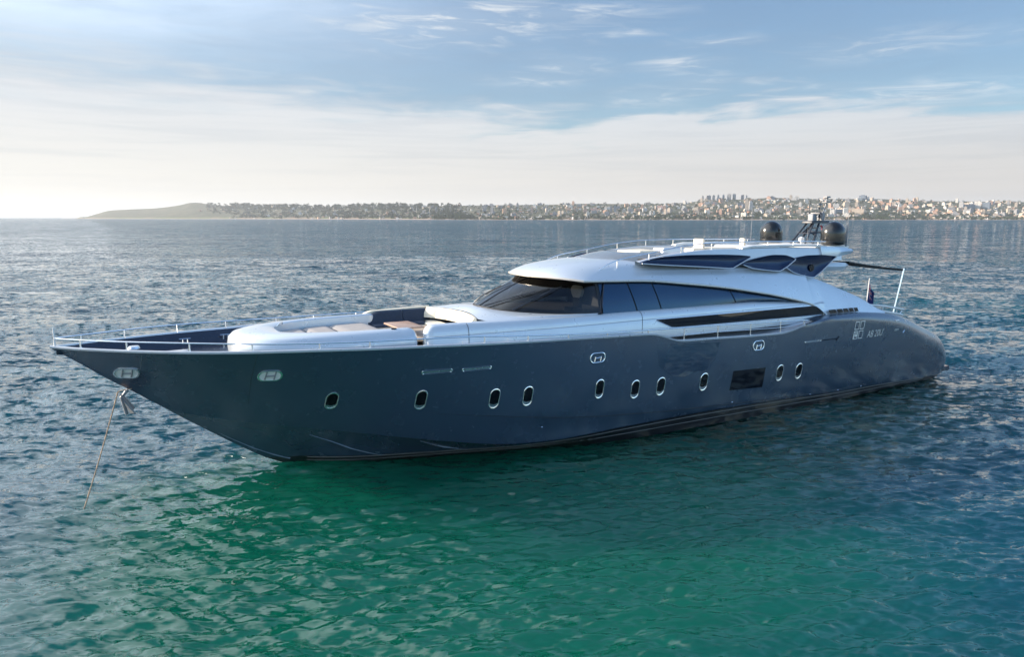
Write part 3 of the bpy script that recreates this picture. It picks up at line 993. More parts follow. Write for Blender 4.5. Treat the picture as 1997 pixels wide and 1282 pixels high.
def glazing():
    def gl(A, B, name, m, bul=.06, sgn=1):
        P = [A + (B - A) * t + np.array([.5, .3, .5]) * bul * math.sin(math.pi * t) for t in np.linspace(0, 1, 8)]
        P = np.array(P); P[..., 1] *= sgn
        mb = MB(); mb.grid(P)
        return part(mb, name, m)
    def fine(C):
        t = np.linspace(0, len(C) - 1, 29)
        return np.stack([pchip(t, list(zip(range(len(C)), C[:, k]))) for k in range(3)], -1)
    b, t = fine(WSB), fine(WST)
    for s in (1, -1):
        gl(b, t, 'windscreen', M_WS, sgn=s)
        mb = MB()   # black frame line along the base
        mb.tube([(p[0] + .01, s * p[1], p[2] + .015) for p in b], .022, 6)
        part(mb, 'windscreen_gasket', M_RUBBER)
        mb = MB()
        q = [b[-1] + (t[-1] - b[-1]) * u + np.array([.3, .3, .2]) * .05 * math.sin(math.pi * u) for u in np.linspace(0, 1, 9)]
        mb.tube([(p[0], s * (p[1] + .01), p[2]) for p in q], .045, 8)
        part(mb, 'side_pillar', M_BLACK)
    mb = MB()
    q = [b[0] + (t[0] - b[0]) * u + np.array([.5, 0, .5]) * .06 * math.sin(math.pi * u) for u in np.linspace(0, 1, 9)]
    P = [[(p[0] - .0, -.05, p[2] + .0), (p[0] + .015, -.05, p[2] + .01), (p[0] + .015, .05, p[2] + .01), (p[0], .05, p[2])] for p in q]
    mb.grid(np.array(P)); part(mb, 'centre_mullion', M_BLACK)
    # side glass in panes, starboard too
    def sidept(x, v):
        zb = float(I(x, [(8.3, 4.41), (9.3, 4.42), (12.6, 4.59), (16.7, 4.59), (20.2, 4.60)]))
        yb = bw(x) - .21
        yl, zl = float(I(x, YLOW)) - .11, float(pchip(x, LOW)) - .05
        if zl < zb: zl = zb
        return np.array([x, yb + (yl - yb) * v + .04 * math.sin(math.pi * v), zb + (zl - zb) * v])
    cuts = [19.98, 18.42, 17.28, 13.4, 8.9]
    for s in (1, -1):
        for a, c in zip(cuts[:-1], cuts[1:]):
            P = []
            for u in np.linspace(a - .03, c + .03, 20):
                row = []
                for v in np.linspace(0, 1, 7):
                    x = u + (0.30 * v if u > 10 else 0) * (1 if u < 19.9 else 0)
                    x = min(x, 19.98)
                    p = sidept(x - .0, v); row.append((p[0], s * p[1], p[2]))
                P.append(row)
            mb = MB(); mb.grid(np.array(P))
            part(mb, 'side_window', M_GLASS)
        P = [[(lambda p: (p[0], s * (p[1] - .03), p[2]))(sidept(x, v)) for v in np.linspace(0, 1, 5)] for x in np.linspace(20.1, 8.7, 50)]
        mb = MB(); mb.grid(np.array(P))
        part(mb, 'window_surround', M_RUBBER)
    # lower black windows in the coach side
    for s in (1, -1):
        top = [(17.75, 4.26), (15, 4.27), (12, 4.28), (9.3, 4.27), (8.9, 4.22)]
        P = []
        for x in np.linspace(17.7, 8.35, 50):
            zt = float(I(x, [(8.2, 3.95), (8.5, 4.12), (9.0, 4.26), (17.75, 4.27)]))
            zb = float(I(x, [(8.2, 3.86), (8.6, 3.83), (12, 3.85), (16.9, 3.90), (17.75, 4.25)]))
            P.append([(x, s * (bw(x) + .006), zb + (zt - zb) * v) for v in (0, .33, .66, 1)])
        P = np.array(P)
        Q = P.copy(); Q[..., 1] -= s * .03
        mb = MB(); mb.grid(P); 
        part(mb, 'lower_window', M_BLACK)
        mb = MB()
        ring = [tuple(p) for p in P[:, 0]] + [tuple(p) for p in P[::-1, -1]]
        mb.tube(ring, .014, 6, closed=True)
        part(mb, 'window_trim', M_CHROME)
    mb = MB()    # tan folded blind showing in the lower window
    P = [[(x, bw(x) + .012, 4.25), (x, bw(x) + .014, 4.25 - d)] for x, d in ((14.6, .02), (14.3, .09), (13.9, .13), (13.3, .11), (12.8, .07), (12.3, .03), (12.0, .01))]
    mb.grid(np.array(P)); part(mb, 'folded_blind', M_BROWN)


glazing()


def cabin():
    # what shows through the windscreen
    mb = MB()
    P = []
    for x in np.linspace(23.2, 18.4, 12):
        w = float(I(x, [(18.4, 2.5), (20, 2.4), (21.4, 2.1), (22.2, 1.6), (22.9, 1.1), (23.3, .3)]))
        P.append([(x, w * t, 4.50 + .12 * math.exp(-((x - 21.6) / .7) ** 2)) for t in np.linspace(-1, 1, 9)])
    mb.grid(np.array(P)); part(mb, 'dashboard', mat('dash_black', (.012, .012, .014), .7, 0, 0, .1, 4))
    mb = MB(); mb.box((17.9, 0, 5.0), (.1, 5.0, 1.5)); part(mb, 'cabin_bulkhead', M_RUBBER)


cabin()

helm = empty('helm_chair', L2W(20.05, 1.0, 4.44), ANG)
tag(helm, 'dark helm chair with a cream headrest showing through the windscreen', 'chair')
mb = MB(); mb.rbox((0, 0, .15), (.5, .55, .16), .06); mb.build('seat', M_RUBBER, helm)
mb = MB()
P = []
for z in np.linspace(.58, 1.02, 9):
    w = float(I(z, [(.58, .20), (.70, .30), (.86, .36), (.96, .30), (1.02, .22)]))
    P.append([(-.25 + .12, w * t, z) for t in np.linspace(-1, 1, 9)] + [(-.25, w * t, z) for t in np.linspace(1, -1, 9)])
mb.grid(np.array(P), cv=True); mb.add(P[-1], [tuple(range(18))]); mb.add(P[0], [tuple(range(17, -1, -1))])
mb.build('headrest', M_CREAM, helm)
mb = MB(); mb.rbox((-.2, 0, .4), (.1, .5, .46), .04); mb.build('backrest', M_RUBBER, helm)
mb = MB(); mb.lathe([(.05, .0), (.05, .1)], n=12); mb.lathe([(.22, -.02), (.22, .0), (.05, .02)], n=16); mb.build('pedestal', M_CHROME, helm)


def fins():
    for s in (1, -1):
        P = []
        for x in np.concatenate([np.linspace(9.35, 8.2, 10)[:-1], np.linspace(8.2, 4.15, 30)]):
            if x > 8.2:
                yb, zb = float(I(x, YLOW)), float(pchip(x, LOW))
            else:
                yb = float(I(x, [(4.15, 3.14), (6, 3.12), (8.2, 3.10)])); zb = float(zsheer(x)) - .06
            yu = float(I(x, [(4.15, 3.05), (5.3, 2.72), (6.7, 2.42), (8.3, 2.30), (9.35, 2.28)]))
            zu = float(pchip(x, [(4.15, 3.72), (4.5, 3.86), (5.3, 4.30), (6.7, 4.86), (8.3, 5.38), (9.4, 5.66)]))
            if zu < zb + .02: zu = zb + .02
            row = []
            for q in np.linspace(1, .77, 9):
                f = (q - .77) / .23
                row.append((x, s * (yu + (yb - yu) * f), zb + (zu - zb) * (1 - q ** 4.5) / (1 - .77 ** 4.5)))
            inn = [(x, p[1] - s * (.22 if 4.4 < x else .1), p[2] - .02) for p in row[::-1]]
            P.append(row + inn)
        mb = MB(); mb.grid(np.array(P), cv=True)
        mb.add(P[0], [tuple(range(len(P[0])))])
        part(mb, 'arch_fin', M_SILVER)
    # row of five dark lights at the foot of the fin
    for s in (1, -1):
        for i, (a, b) in enumerate(((8.05, 7.62), (7.52, 7.20), (7.10, 6.82), (6.72, 6.46), (6.36, 6.14))):
            zt, zb0 = 4.02, float(zsheer(a)) + .0
            mb = MB()
            def q(x, z): 
                k = np.clip((z - 3.8) / 1.2, 0, 1)
                return (x, s * (3.135 - .10 * k - .0 + .012), z)
            h = .19
            mb.prism([q(a, zb0 + .02), q(b, zb0 + .02), q(b + .10, zb0 + h), q(a + .14, zb0 + h)], (0, s * .012, 0))
            part(mb, 'vent_light', M_BLACK)


fins()


def flybridge():
    # side coaming of the flybridge and its cap
    xs = np.linspace(17.9, 6.3, 60)
    P, cap = [], []
    for x in xs:
        zt = float(pchip(x, [(6.3, 6.62), (8, 6.68), (11, 6.74), (14, 6.74), (16, 6.62), (17.2, 6.48), (17.9, 6.36)]))
        zb = float(pchip(x, [(6.3, 6.1), (9, 6.0), (12, 6.05), (15, 6.15), (17.9, 6.28)]))
        P.append([(x, 2.24, zb), (x, 2.20, zb + (zt - zb) * .5), (x, 2.10, zt - .02), (x, 2.05, zt), (x, 1.95, zt), (x, 1.92, zt - .03), (x, 1.92, 6.2)])
    mb = MB(); mb.sym(np.array(P), flip=True)
    part(mb, 'flybridge_coaming', M_PALE)
    # floor, and the overhang aft
    mb = MB()
    P = [[(x, 2.0 * t, 6.44) for t in np.linspace(-1, 1, 5)] for x in np.linspace(17.5, 6.0, 12)]
    mb.grid(np.array(P)); part(mb, 'flybridge_floor', M_DECK)
    P = []
    for x in np.linspace(9.6, 5.45, 24):
        k = np.clip((x - 5.45) / .5, 0, 1) ** .5
        zb = float(I(x, [(5.45, 5.70), (6.2, 5.62), (9.6, 5.66)])); zt = float(I(x, [(5.45, 5.95), (7, 6.0), (9.6, 6.1)]))
        w = float(I(x, [(5.45, 2.0), (6, 2.2), (9.6, 2.25)]))
        m_ = (zb + zt) / 2
        P.append([(x, w - .35, m_ + (zb - m_) * (.5 + .5 * k)), (x, w - .06, m_ + (zb - m_) * (.5 + .5 * k)), (x, w, m_), (x, w - .08, m_ + (zt - m_) * (.5 + .5 * k)), (x, 0, m_ + (zt - m_) * (.5 + .5 * k) + .05)])
    mb = MB(); mb.sym(np.array(P)); 
    Q = [[(p[0][0], p[0][1], p[0][2]), (p[0][0], 0, p[0][2])] for p in P]
    mb.sym(np.array(Q))
    e = P[-1] + [(p[0], -p[1], p[2]) for p in P[-1][::-1]]
    mb.add(e, [tuple(range(len(e)))])
    part(mb, 'aft_overhang', M_PALE)
    # winglets: raised aft corners of the flybridge
    for s in (1, -1):
        P = []
        for x in np.linspace(7.7, 5.55, 12):
            zt = float(I(x, [(5.55, 6.58), (6.2, 6.68), (7.7, 6.72)])); zb = float(I(x, [(5.55, 6.40), (6.2, 6.28), (6.9, 6.12), (7.7, 6.1)]))
            P.append([(x, s * 2.2, zb), (x, s * 2.26, (zt + zb) / 2), (x, s * 2.16, zt), (x, s * 1.9, zt + .02), (x, s * 1.85, zb)])
        mb = MB(); mb.grid(np.array(P), cv=True); mb.add(P[-1], [tuple(range(5))]); mb.add(P[0], [tuple(range(5))])
        part(mb, 'winglet', M_SILVER)
        mb = MB()
        cpts = [(12.5, 6.72), (11.9, 6.80), (10, 6.80), (8.5, 6.78), (7.5, 6.74), (7.0, 6.66), (6.75, 6.52), (6.6, 6.34)]
        P = [[(x, s * 2.13, z - .04), (x - .01, s * 2.14, z + .03), (x, s * 2.05, z + .06), (x, s * 1.86, z + .06), (x, s * 1.84, z - .04)] for x, z in cpts]
        mb.grid(np.array(P), cv=True); mb.add(P[0], [tuple(range(5))]); mb.add(P[-1], [tuple(range(5))])
        part(mb, 'coaming_cap', M_WHITE)
    # radar shelf across the aft end
    P = []
    for y in np.linspace(-2.0, 2.0, 17):
        zz = 6.70 + .05 * (1 - (y / 2) ** 2)
        P.append([(7.2, y, zz - .12), (7.25, y, zz), (6.9, y, zz + .03), (5.7, y, zz + .03), (5.5, y, zz - .03), (5.7, y, zz - .15)])
    mb = MB(); mb.grid(np.array(P), cv=True); mb.add(P[0], [tuple(range(6))]); mb.add(P[-1], [tuple(range(6))])
    part(mb, 'radar_shelf', M_WHITE)
    # three overlapping scoops each side
    for s in (1, -1):
        for (tops, bots, flare) in (
            ([(18.0, 6.34), (17.4, 6.46), (16.8, 6.53), (15.6, 6.56), (14.0, 6.54), (13.0, 6.50), (12.4, 6.44)], [(18.0, 6.32), (17.4, 6.27), (16.8, 6.22), (15.6, 6.14), (14.2, 6.04), (13.4, 5.98), (12.4, 6.40)], .16),
            ([(12.75, 6.14), (12.2, 6.28), (11.6, 6.38), (10.9, 6.45), (10.3, 6.43), (10.0, 6.36), (9.75, 6.26)], [(12.75, 6.10), (12.2, 5.94), (11.6, 5.86), (11.0, 5.80), (10.6, 5.78), (10.2, 5.95), (9.75, 6.22)], .20),
            ([(10.25, 6.0), (9.8, 6.20), (9.3, 6.32), (8.7, 6.38), (8.0, 6.38), (7.5, 6.34), (7.15, 6.30)], [(10.25, 5.93), (9.8, 5.70), (9.3, 5.56), (8.8, 5.46), (8.45, 5.42), (8.0, 5.66), (7.15, 6.26)], .26)):
            P = []
            n = 26
            for i in range(n):
                u = i / (n - 1)
                k = u * 6
                tx = float(np.interp(k, range(7), [p[0] for p in tops])); tz = float(pchip(k, list(enumerate([p[1] for p in tops]))))
                bx = float(np.interp(k, range(7), [p[0] for p in bots])); bz = float(np.interp(k, range(7), [p[1] for p in bots]))
                row = []
                for v in np.linspace(0, 1, 9):
                    x = bx + (tx - bx) * v; z = bz + (tz - bz) * v
                    y = 2.47 - .12 * v + flare * u * u * (.3 + .7 * v) - .09 * math.sin(math.pi * v) * (.3 + .7 * math.sin(math.pi * min(1, u * 1.1)))
                    row.append((x, s * y, z))
                P.append(row)
            P = np.array(P)
            Q = P.copy(); Q[..., 1] -= s * .05
            full = np.concatenate([P, Q[:, ::-1]], 1)
            mb = MB(); mb.grid(full, cv=True)
            mb.add(full[0], [tuple(range(18))]); mb.add(full[-1], [tuple(range(18))])
            sc = part(mb, 'air_scoop', M_SCOOP)
            edge = [tuple(p) for p in P[:, 0]] + [tuple(p) for p in P[-1, 1:]]
            mb = MB(); mb.tube([(p[0], p[1] + s * .005, p[2] - .01) for p in edge], .022, 6)
            part(mb, 'scoop_rim', M_PALE, sc)
        mb = MB()
        mb.lathe([(.0, .0), (.12, .0), (.13, -.03), (.15, -.03), (.16, .0), (.15, .03), (.0, .03)], (8.55, s * 2.42, 5.83), 18, 'y')
        part(mb, 'exhaust_port', M_BLACK)
    # low tinted windbreak at the front of the flybridge
    P = []
    for t in np.linspace(-1, 1, 25):
        xf = 18.9 - 1.6 * abs(t) ** 2.4
        P.append([(xf, 1.85 * t, 6.36 - .10 * abs(t) ** 3), (xf - .55, 1.80 * t, 6.56), (xf - 1.3, 1.74 * t, 6.62 + .04 * (1 - t * t))])
    mb = MB(); mb.grid(np.array(P)); 
    part(mb, 'windbreak', mat('smoked_acrylic', (.20, .23, .26), .25, .1, .3, .05, 2))
    mb = MB(); mb.lathe([(0, .02), (.05, .02), (.07, 0), (.05, -.02)], (17.95, .35, 6.56), 14, 'z'); part(mb, 'windbreak_vent', M_BLACK)
    mb = MB()
    mb.rbox((15.4, .95, 6.62), (1.1, .7, .36), .08); part(mb, 'wet_bar', M_PALE)
    mb = MB(); mb.rbox((16.3, .3, 6.58), (1.3, 1.5, .22), .08); part(mb, 'fly_sunpad', M_CREAM)
    mb = MB(); mb.rbox((12.2, .4, 6.60), (1.9, 1.2, .24), .08); part(mb, 'fly_seat', M_CREAM)
    mb = MB()
    mb.rbox((10.0, 0, 6.62), (1.4, 2.6, .30), .1); part(mb, 'fly_locker', M_PALE)


flybridge()


def deck_chair(name, x, y, z, rz, label):
    o = empty(name, L2W(x, y, z), ANG + rz)
    tag(o, label, 'chair')
    mb = MB(); mb.rbox((0, 0, .2), (.6, .6, .14), .05); mb.build('seat', M_CREAM, o)
    mb = MB(); mb.rbox((-.28, 0, .42), (.12, .6, .5), .05); mb.build('backrest', M_CREAM, o)
    for sx in (-.24, .24):
        for sy in (-.26, .26):
            mb = MB(); mb.tube([(sx, sy, 0), (sx, sy, .16)], .025, 6); mb.build('leg', M_CHROME, o)
    return o


deck_chair('deck_chair', 13.6, .5, 6.44, 0, 'cream chair with upright back behind the bar on the yacht top deck')
deck_chair('deck_chair', 11.0, 1.1, 6.44, 2.6, 'low cream chair just ahead of the black domes on the top deck')


# ------------------------------------------------------------------ rails
def rails():
    RZ = [(9.9, 3.76), (10.3, 3.80), (13.4, 3.90), (17.0, 3.99), (20.3, 4.07), (23.6, 4.23), (26.4, 4.38), (28.7, 4.42), (31, 4.48), (33.9, 4.60), (36.3, 4.68), (36.62, 4.70)]
    posts = [36.0, 34.9, 33.4, 31.85, 30.1, 28.7, 27.05, 25.1, 23.55, 22.0, 20.4, 18.6, 16.9, 15.2, 13.45, 11.75, 10.35]
    for s in (1, -1):
        pts = [(x, s * max(.03, float(ysheer(x)) - .07), float(pchip(x, RZ))) for x in np.linspace(10.05, 36.6, 110)]
        mb = MB(); mb.tube(pts, .021, 8)
        r = part(mb, 'guard_rail', M_CHROME)
        for x in posts:
            y = s * max(.03, float(ysheer(x)) - .07)
            mb = MB(); mb.tube([(x, y, float(zsheer(x)) + .01), (x, y, float(pchip(x, RZ)))], .024, 6)
            mb.tube([(x, y, float(zsheer(x)) + .02), (x, y, float(zsheer(x)) + .05)], .04, 6)
            part(mb, 'stanchion', M_CHROME, r)
        lo = [(x, s * max(.03, float(ysheer(x)) - .07), float(zsheer(x)) + .5 * (float(pchip(x, RZ)) - float(zsheer(x)))) for x in np.linspace(10.4, 17.0, 30)]
        mb = MB(); mb.tube(lo, .012, 6); part(mb, 'lower_wire', M_CHROME, r)
    mb = MB(); mb.tube([(36.62, 0, 4.44), (36.62, 0, 5.0)], [.03, .02], 8)
    part(mb, 'jackstaff', M_WHITE)
    # flybridge rails
    FZ = [(7.2, 6.93), (8.7, 6.96), (10.3, 6.98), (12, 7.00), (14, 6.99), (15.7, 6.88), (17.3, 6.65), (18.8, 6.43), (19.4, 6.22), (19.75, 6.02)]
    for s in (1, -1):
        pts = [(x, s * (2.02 - .0), float(pchip(x, FZ))) for x in np.linspace(7.2, 19.75, 60)]
        mb = MB(); mb.tube(pts, .020, 8)
        r = part(mb, 'flybridge_rail', M_CHROME)
        for x in (18.8, 17.3, 15.7, 14.1, 12.5, 10.9, 9.3, 7.7):
            zb = float(pchip(x, [(6.3, 6.66), (8, 6.72), (11, 6.78), (14, 6.74), (16, 6.60), (17.2, 6.42), (18.8, 6.12)]))
            mb = MB(); mb.tube([(x, s * 2.02, zb - .03), (x, s * 2.02, float(pchip(x, FZ)))], .02, 6)
            part(mb, 'stanchion', M_CHROME, r)
    # stern rail
    for s in (1, -1):
        a = [(4.5, s * 2.5, 3.98), (3.4, s * 2.5, 3.86), (2.3, s * 2.5, 3.68), (1.7, s * 2.45, 3.58)]
        b = [(4.5, s * 2.5, 3.70), (3.4, s * 2.5, 3.60), (2.3, s * 2.5, 3.42), (1.75, s * 2.45, 3.32)]
        mb = MB(); mb.tube(a, .045, 8); r = part(mb, 'stern_rail', M_WHITE)
        mb = MB(); mb.tube(b, .05, 8); part(mb, 'lower_rail', M_WHITE, r)
        for i in (0, 1, 2):
            mb = MB(); mb.tube([a[i], b[i]], .025, 6); part(mb, 'stanchion', M_WHITE, r)
        mb = MB(); mb.tube([(2.0, s * 2.45, 3.35), (1.75, s * 2.4, 3.52), (2.05, s * 2.4, 3.60)], .03, 6); part(mb, 'fender_hook', M_CHROME, r)


rails()


def topsides_gear():
    # satellite domes
    for y in (1.75, -1.75):
        mb = MB()
        r = .53
        prof = [(.0, .0), (r * .86, .0), (r * .97, .06), (r, .14), (r, .50)]
        for a in np.linspace(0, math.pi / 2, 12)[1:]:
            prof.append((max(r * math.cos(a), .001), .50 + .56 * math.sin(a)))
        mb.lathe(prof, (6.35, y, 6.76), 40)
        d = part(mb, 'satellite_dome', M_DOME)
        mb = MB(); mb.lathe([(r + .004, .13), (r + .008, .15), (r + .004, .17)], (6.35, y, 6.76), 40); part(mb, 'dome_joint', M_SEAM, d)
        mb = MB(); mb.lathe([(.3, -.08), (.34, 0.02)], (6.35, y, 6.76), 20); part(mb, 'dome_foot', M_WHITE, d)
    # lattice mast
    mb = MB()
    for y in (-.42, .42):
        k = y * .45
        mb.tube([(6.55, y, 6.75), (5.75, k, 7.72)], .045, 6)
        mb.tube([(6.0, y, 6.75), (5.35, k, 7.72)], .055, 6)
        mb.tube([(5.0, y, 6.75), (4.85, y * .8, 7.1), (5.3, y * .7, 7.32)], .05, 6)
        mb.tube([(6.15, y * .8, 7.25), (4.9, y * .8, 7.30)], .03, 6)
        mb.tube([(5.8, y * .8, 7.28), (5.3, k, 7.72)], .03, 6)
    for (x, z, w) in ((6.15, 7.25, .34), (5.3, 7.3, .34), (5.55, 7.5, .28)):
        mb.tube([(x, -w, z), (x, w, z)], .03, 6)
    mast = part(mb, 'mast', M_MAST)
    mb = MB(); mb.rbox((5.35, 0, 7.78), (1.25, .62, .12), .05); part(mb, 'mast_platform', M_MAST, mast)
    mb = MB(); mb.rbox((5.62, 0, 8.0), (.28, .32, .34), .05); part(mb, 'radar_pedestal', M_GREY, mast)
    mb = MB(); mb.rbox((5.5, 0, 8.20), (.14, .8, .10), .04); part(mb, 'radar_scanner', M_MAST, mast)
    mb = MB()
    mb.tube([(5.25, .1, 7.8), (5.22, .1, 8.75)], .03, 6); mb.tube([(5.6, -.2, 8.1), (5.6, -.2, 8.80)], .022, 6); mb.tube([(5.4, .25, 8.0), (5.38, .25, 8.55)], .018, 6)
    part(mb, 'aerial', M_MAST, mast)
    mb = MB(); mb.rbox((5.0, 0, 7.98), (.2, .3, .25), .04); mb.rbox((5.25, .3, 8.05), (.14, .14, .3), .03); mb.box((5.25, .1, 8.62), (.3, .06, .05)); mb.box((5.1, .05, 8.42), (.5, .07, .05))
    part(mb, 'navigation_light', M_GREY, mast)
    mb = MB(); mb.tube([(5.2, 0, 8.0), (4.85, 0, 8.25), (4.7, 0, 8.55), (4.65, 0, 8.95)], .035, 6)
    mb.box((4.65, 0, 8.97), (.26, .22, .07)); mb.box((4.68, 0, 8.72), (.3, .26, .04))
    part(mb, 'light_pole', M_GREY, mast)
    # searchlight
    mb = MB(); mb.lathe([(.0, -.08), (.09, -.08), (.13, .0), (.13, .08), (.10, .09), (.08, .05), (0, .05)], (7.0, .55, 6.98), 16, 'y')
    mb.tube([(7.0, .55, 6.78), (7.0, .55, 6.9)], .03, 6)
    part(mb, 'searchlight', M_WHITE)
    for (x, y, z0, z1, r) in ((5.7, 2.0, 6.7, 8.15, .010), (5.9, 2.1, 6.7, 7.75, .016), (7.6, -1.9, 6.7, 8.4, .010), (8.4, 2.0, 6.75, 7.5, .008)):
        mb = MB(); mb.tube([(x, y, z0), (x, y, z0 + .35), (x - .01, y, z1)], [r * 2, r * 1.2, r], 6)
        part(mb, 'whip_antenna', M_GREY)
    # wipers lying on the windscreen
    def on_ws(k, v, off=.04):
        sg = 1 if k >= 0 else -1
        kk = abs(k) * 7
        a = np.array([np.interp(kk, range(8), WSB[:, q]) for q in range(3)]); b = np.array([np.interp(kk, range(8), WST[:, q]) for q in range(3)])
        p = a + (b - a) * v + np.array([.5, .3, .5]) * .06 * math.sin(math.pi * v)
        return (p[0] + off, sg * (p[1] + off * .6), p[2] + off)
    for (k0, v0, k1, v1) in ((.12, .02, .50, .72), (.42, .02, .60, .80), (-.35, .02, -.10, .75)):
        q = [on_ws(k0 + (k1 - k0) * t, v0 + (v1 - v0) * t, .05) for t in np.linspace(0, .82, 7)]
        mb = MB(); mb.tube(q, np.linspace(.026, .014, 7), 6)
        w = part(mb, 'wiper_arm', M_MAST)
        q2 = [on_ws(k0 + (k1 - k0) * t + .012, v0 + (v1 - v0) * t - .02, .03) for t in np.linspace(.42, 1.05, 7)]
        mb = MB(); mb.tube(q2, .015, 5); part(mb, 'wiper_blade', M_RUBBER, w)
    # awning and its pole
    mb = MB()
    A = [np.array([5.35, 1.95, 5.98]), np.array([5.45, .3, 5.98]), np.array([.90, 1.80, 5.47])]
    P = []
    for t in np.linspace(0, 1, 14):
        sag = -.03 * math.sin(math.pi * t)
        a = A[0] + (A[2] - A[0]) * t; b = A[1] + (A[2] - A[1]) * t
        P.append([tuple(a + (b - a) * u + np.array([0, 0, sag * (1 + .5 * math.sin(math.pi * u))])) for u in np.linspace(0, 1, 6)])
    mb.grid(np.array(P)); Q = np.array(P); Q[..., 2] -= .09; mb.grid(Q, flip=True)
    mb.grid(np.stack([np.array(P)[:, 0], Q[:, 0]], 1))
    aw = part(mb, 'awning', M_AWN)
    mb = MB(); mb.tube([(1.62, 1.8, 2.75), (.88, 1.8, 5.50)], .035, 8); part(mb, 'awning_pole', M_CHROME, aw)


topsides_gear()
# ---- table
tb = empty('deck_table', L2W(26.55, .35, 4.1), ANG)
tag(tb, 'teak table standing between the sofas on the foredeck', 'table')
mb = MB(); mb.rbox((0, 0, .27), (.9, 1.5, .05), .02); mb.build('table_top', M_WOOD, tb)
mb = MB(); mb.tube([(0, 0, 0), (0, 0, .25)], .05, 10); mb.lathe([(.25, .0), (.25, .02), (.05, .04)], n=20); mb.build('pedestal', M_CHROME, tb)

# ---- flags
def flag_mat(name, kind):
    m = bpy.data.materials.new(name); m.use_nodes = True
    T = NT(m.node_tree); b = T.n['Principled BSDF']; b.inputs['Roughness'].default_value = .8
    tc = T.node('ShaderNodeTexCoord'); u, v, _ = T.sep(tc.outputs['UV'])
    if kind == 'ensign':
        d1 = T.m('ABSOLUTE', T.m('SUBTRACT', T.m('MULTIPLY', u, 2.0), T.m('MULTIPLY', T.m('SUBTRACT', 1.0, v), 2.0)))
        d2 = T.m('ABSOLUTE', T.m('SUBTRACT', T.m('MULTIPLY', u, 2.0), T.m('SUBTRACT', T.m('MULTIPLY', v, 2.0), 1.0)))
        cx = T.m('MINIMUM', T.m('ABSOLUTE', T.m('SUBTRACT', u, .25)), T.m('ABSOLUTE', T.m('SUBTRACT', v, .75)))
        dd = T.m('MINIMUM', T.m('MULTIPLY', T.m('MINIMUM', d1, d2), .5), cx)
        c = T.mix(T.m('LESS_THAN', dd, .075), (.012, .02, .12, 1), (.75, .73, .72, 1))
        c = T.mix(T.m('LESS_THAN', dd, .045), c, (.55, .02, .04, 1))
        can = T.m('MULTIPLY', T.m('LESS_THAN', u, .62), T.m('GREATER_THAN', v, .42))
        c = T.mix(can, (.012, .02, .13, 1), c)
        T.put(b.inputs['Base Color'], c)
    else:
        T.put(b.inputs['Base Color'], T.mix(T.m('GREATER_THAN', T.noise(tc.outputs['UV'], 4, 1), .62), (.62, .02, .05, 1), (.7, .5, .5, 1)))
    return m


def cloth(name, parent, m, P):
    P = np.array(P); n, k = P.shape[:2]
    me = bpy.data.meshes.new(name)
    vs = [tuple(p) for p in P.reshape(-1, 3)]
    fs = [(i * k + j, (i + 1) * k + j, (i + 1) * k + j + 1, i * k + j + 1) for i in range(n - 1) for j in range(k - 1)]
    me.from_pydata(vs, [], fs)
    uv = me.uv_layers.new(name='UVMap')
    for l in me.loops:
        i, j = divmod(l.vertex_index, k)
        uv.data[l.index].uv = (i / (n - 1), 1 - j / (k - 1))
    for p in me.polygons: p.use_smooth = True
    me.materials.append(m)
    o = bpy.data.objects.new(name, me); COL.objects.link(o); o.parent = parent
    return o


fl = empty('ensign_flag', L2W(1.0, 0, 2.9), ANG)
tag(fl, 'blue ensign hanging limp from a white staff at the yacht stern', 'flag')
mb = MB(); mb.tube([(0, 0, 0), (-.12, 0, 1.98)], [.03, .022], 8); mb.build('staff', M_WHITE, fl)
P = []
for i in range(25):
    u = i / 24
    row = []
    for j in range(20):
        v = j / 19
        # hangs down: the fly droops under its own weight, folded on itself
        x = -.11 + .1 * v - .52 * u * (.55 + .45 * math.sin(u * 3)) - .10 * u * v
        y = .10 * math.sin(u * 9.0 + v * 1.5) * u ** .5
        z = 1.72 - .95 * v - .62 * u ** 1.2
        row.append((x, y, max(z, .18 + .02 * math.sin(u * 20))))
    P.append(row)
cloth('ensign_cloth', fl, flag_mat('ensign_cloth', 'ensign'), P)
f2 = empty('courtesy_flag', L2W(4.95, .12, 7.25), ANG)
tag(f2, 'small red flag hanging from the mast between the black domes', 'flag')
mb = MB(); mb.tube([(0.22, 0, .42), (-.18, 0, -.02)], .006, 5); mb.build('halyard', M_WHITE, f2)
P = [[(.18 - .32 * v - .10 * u * math.sin(v * 7), .06 * math.sin(u * 7 + v * 3), .40 - .36 * v - .10 * u) for v in np.linspace(0, 1, 10)] for u in np.linspace(0, 1, 10)]
cloth('red_cloth', f2, flag_mat('red_flag', 'red'), P)


portholes()
hull_details()
squares()


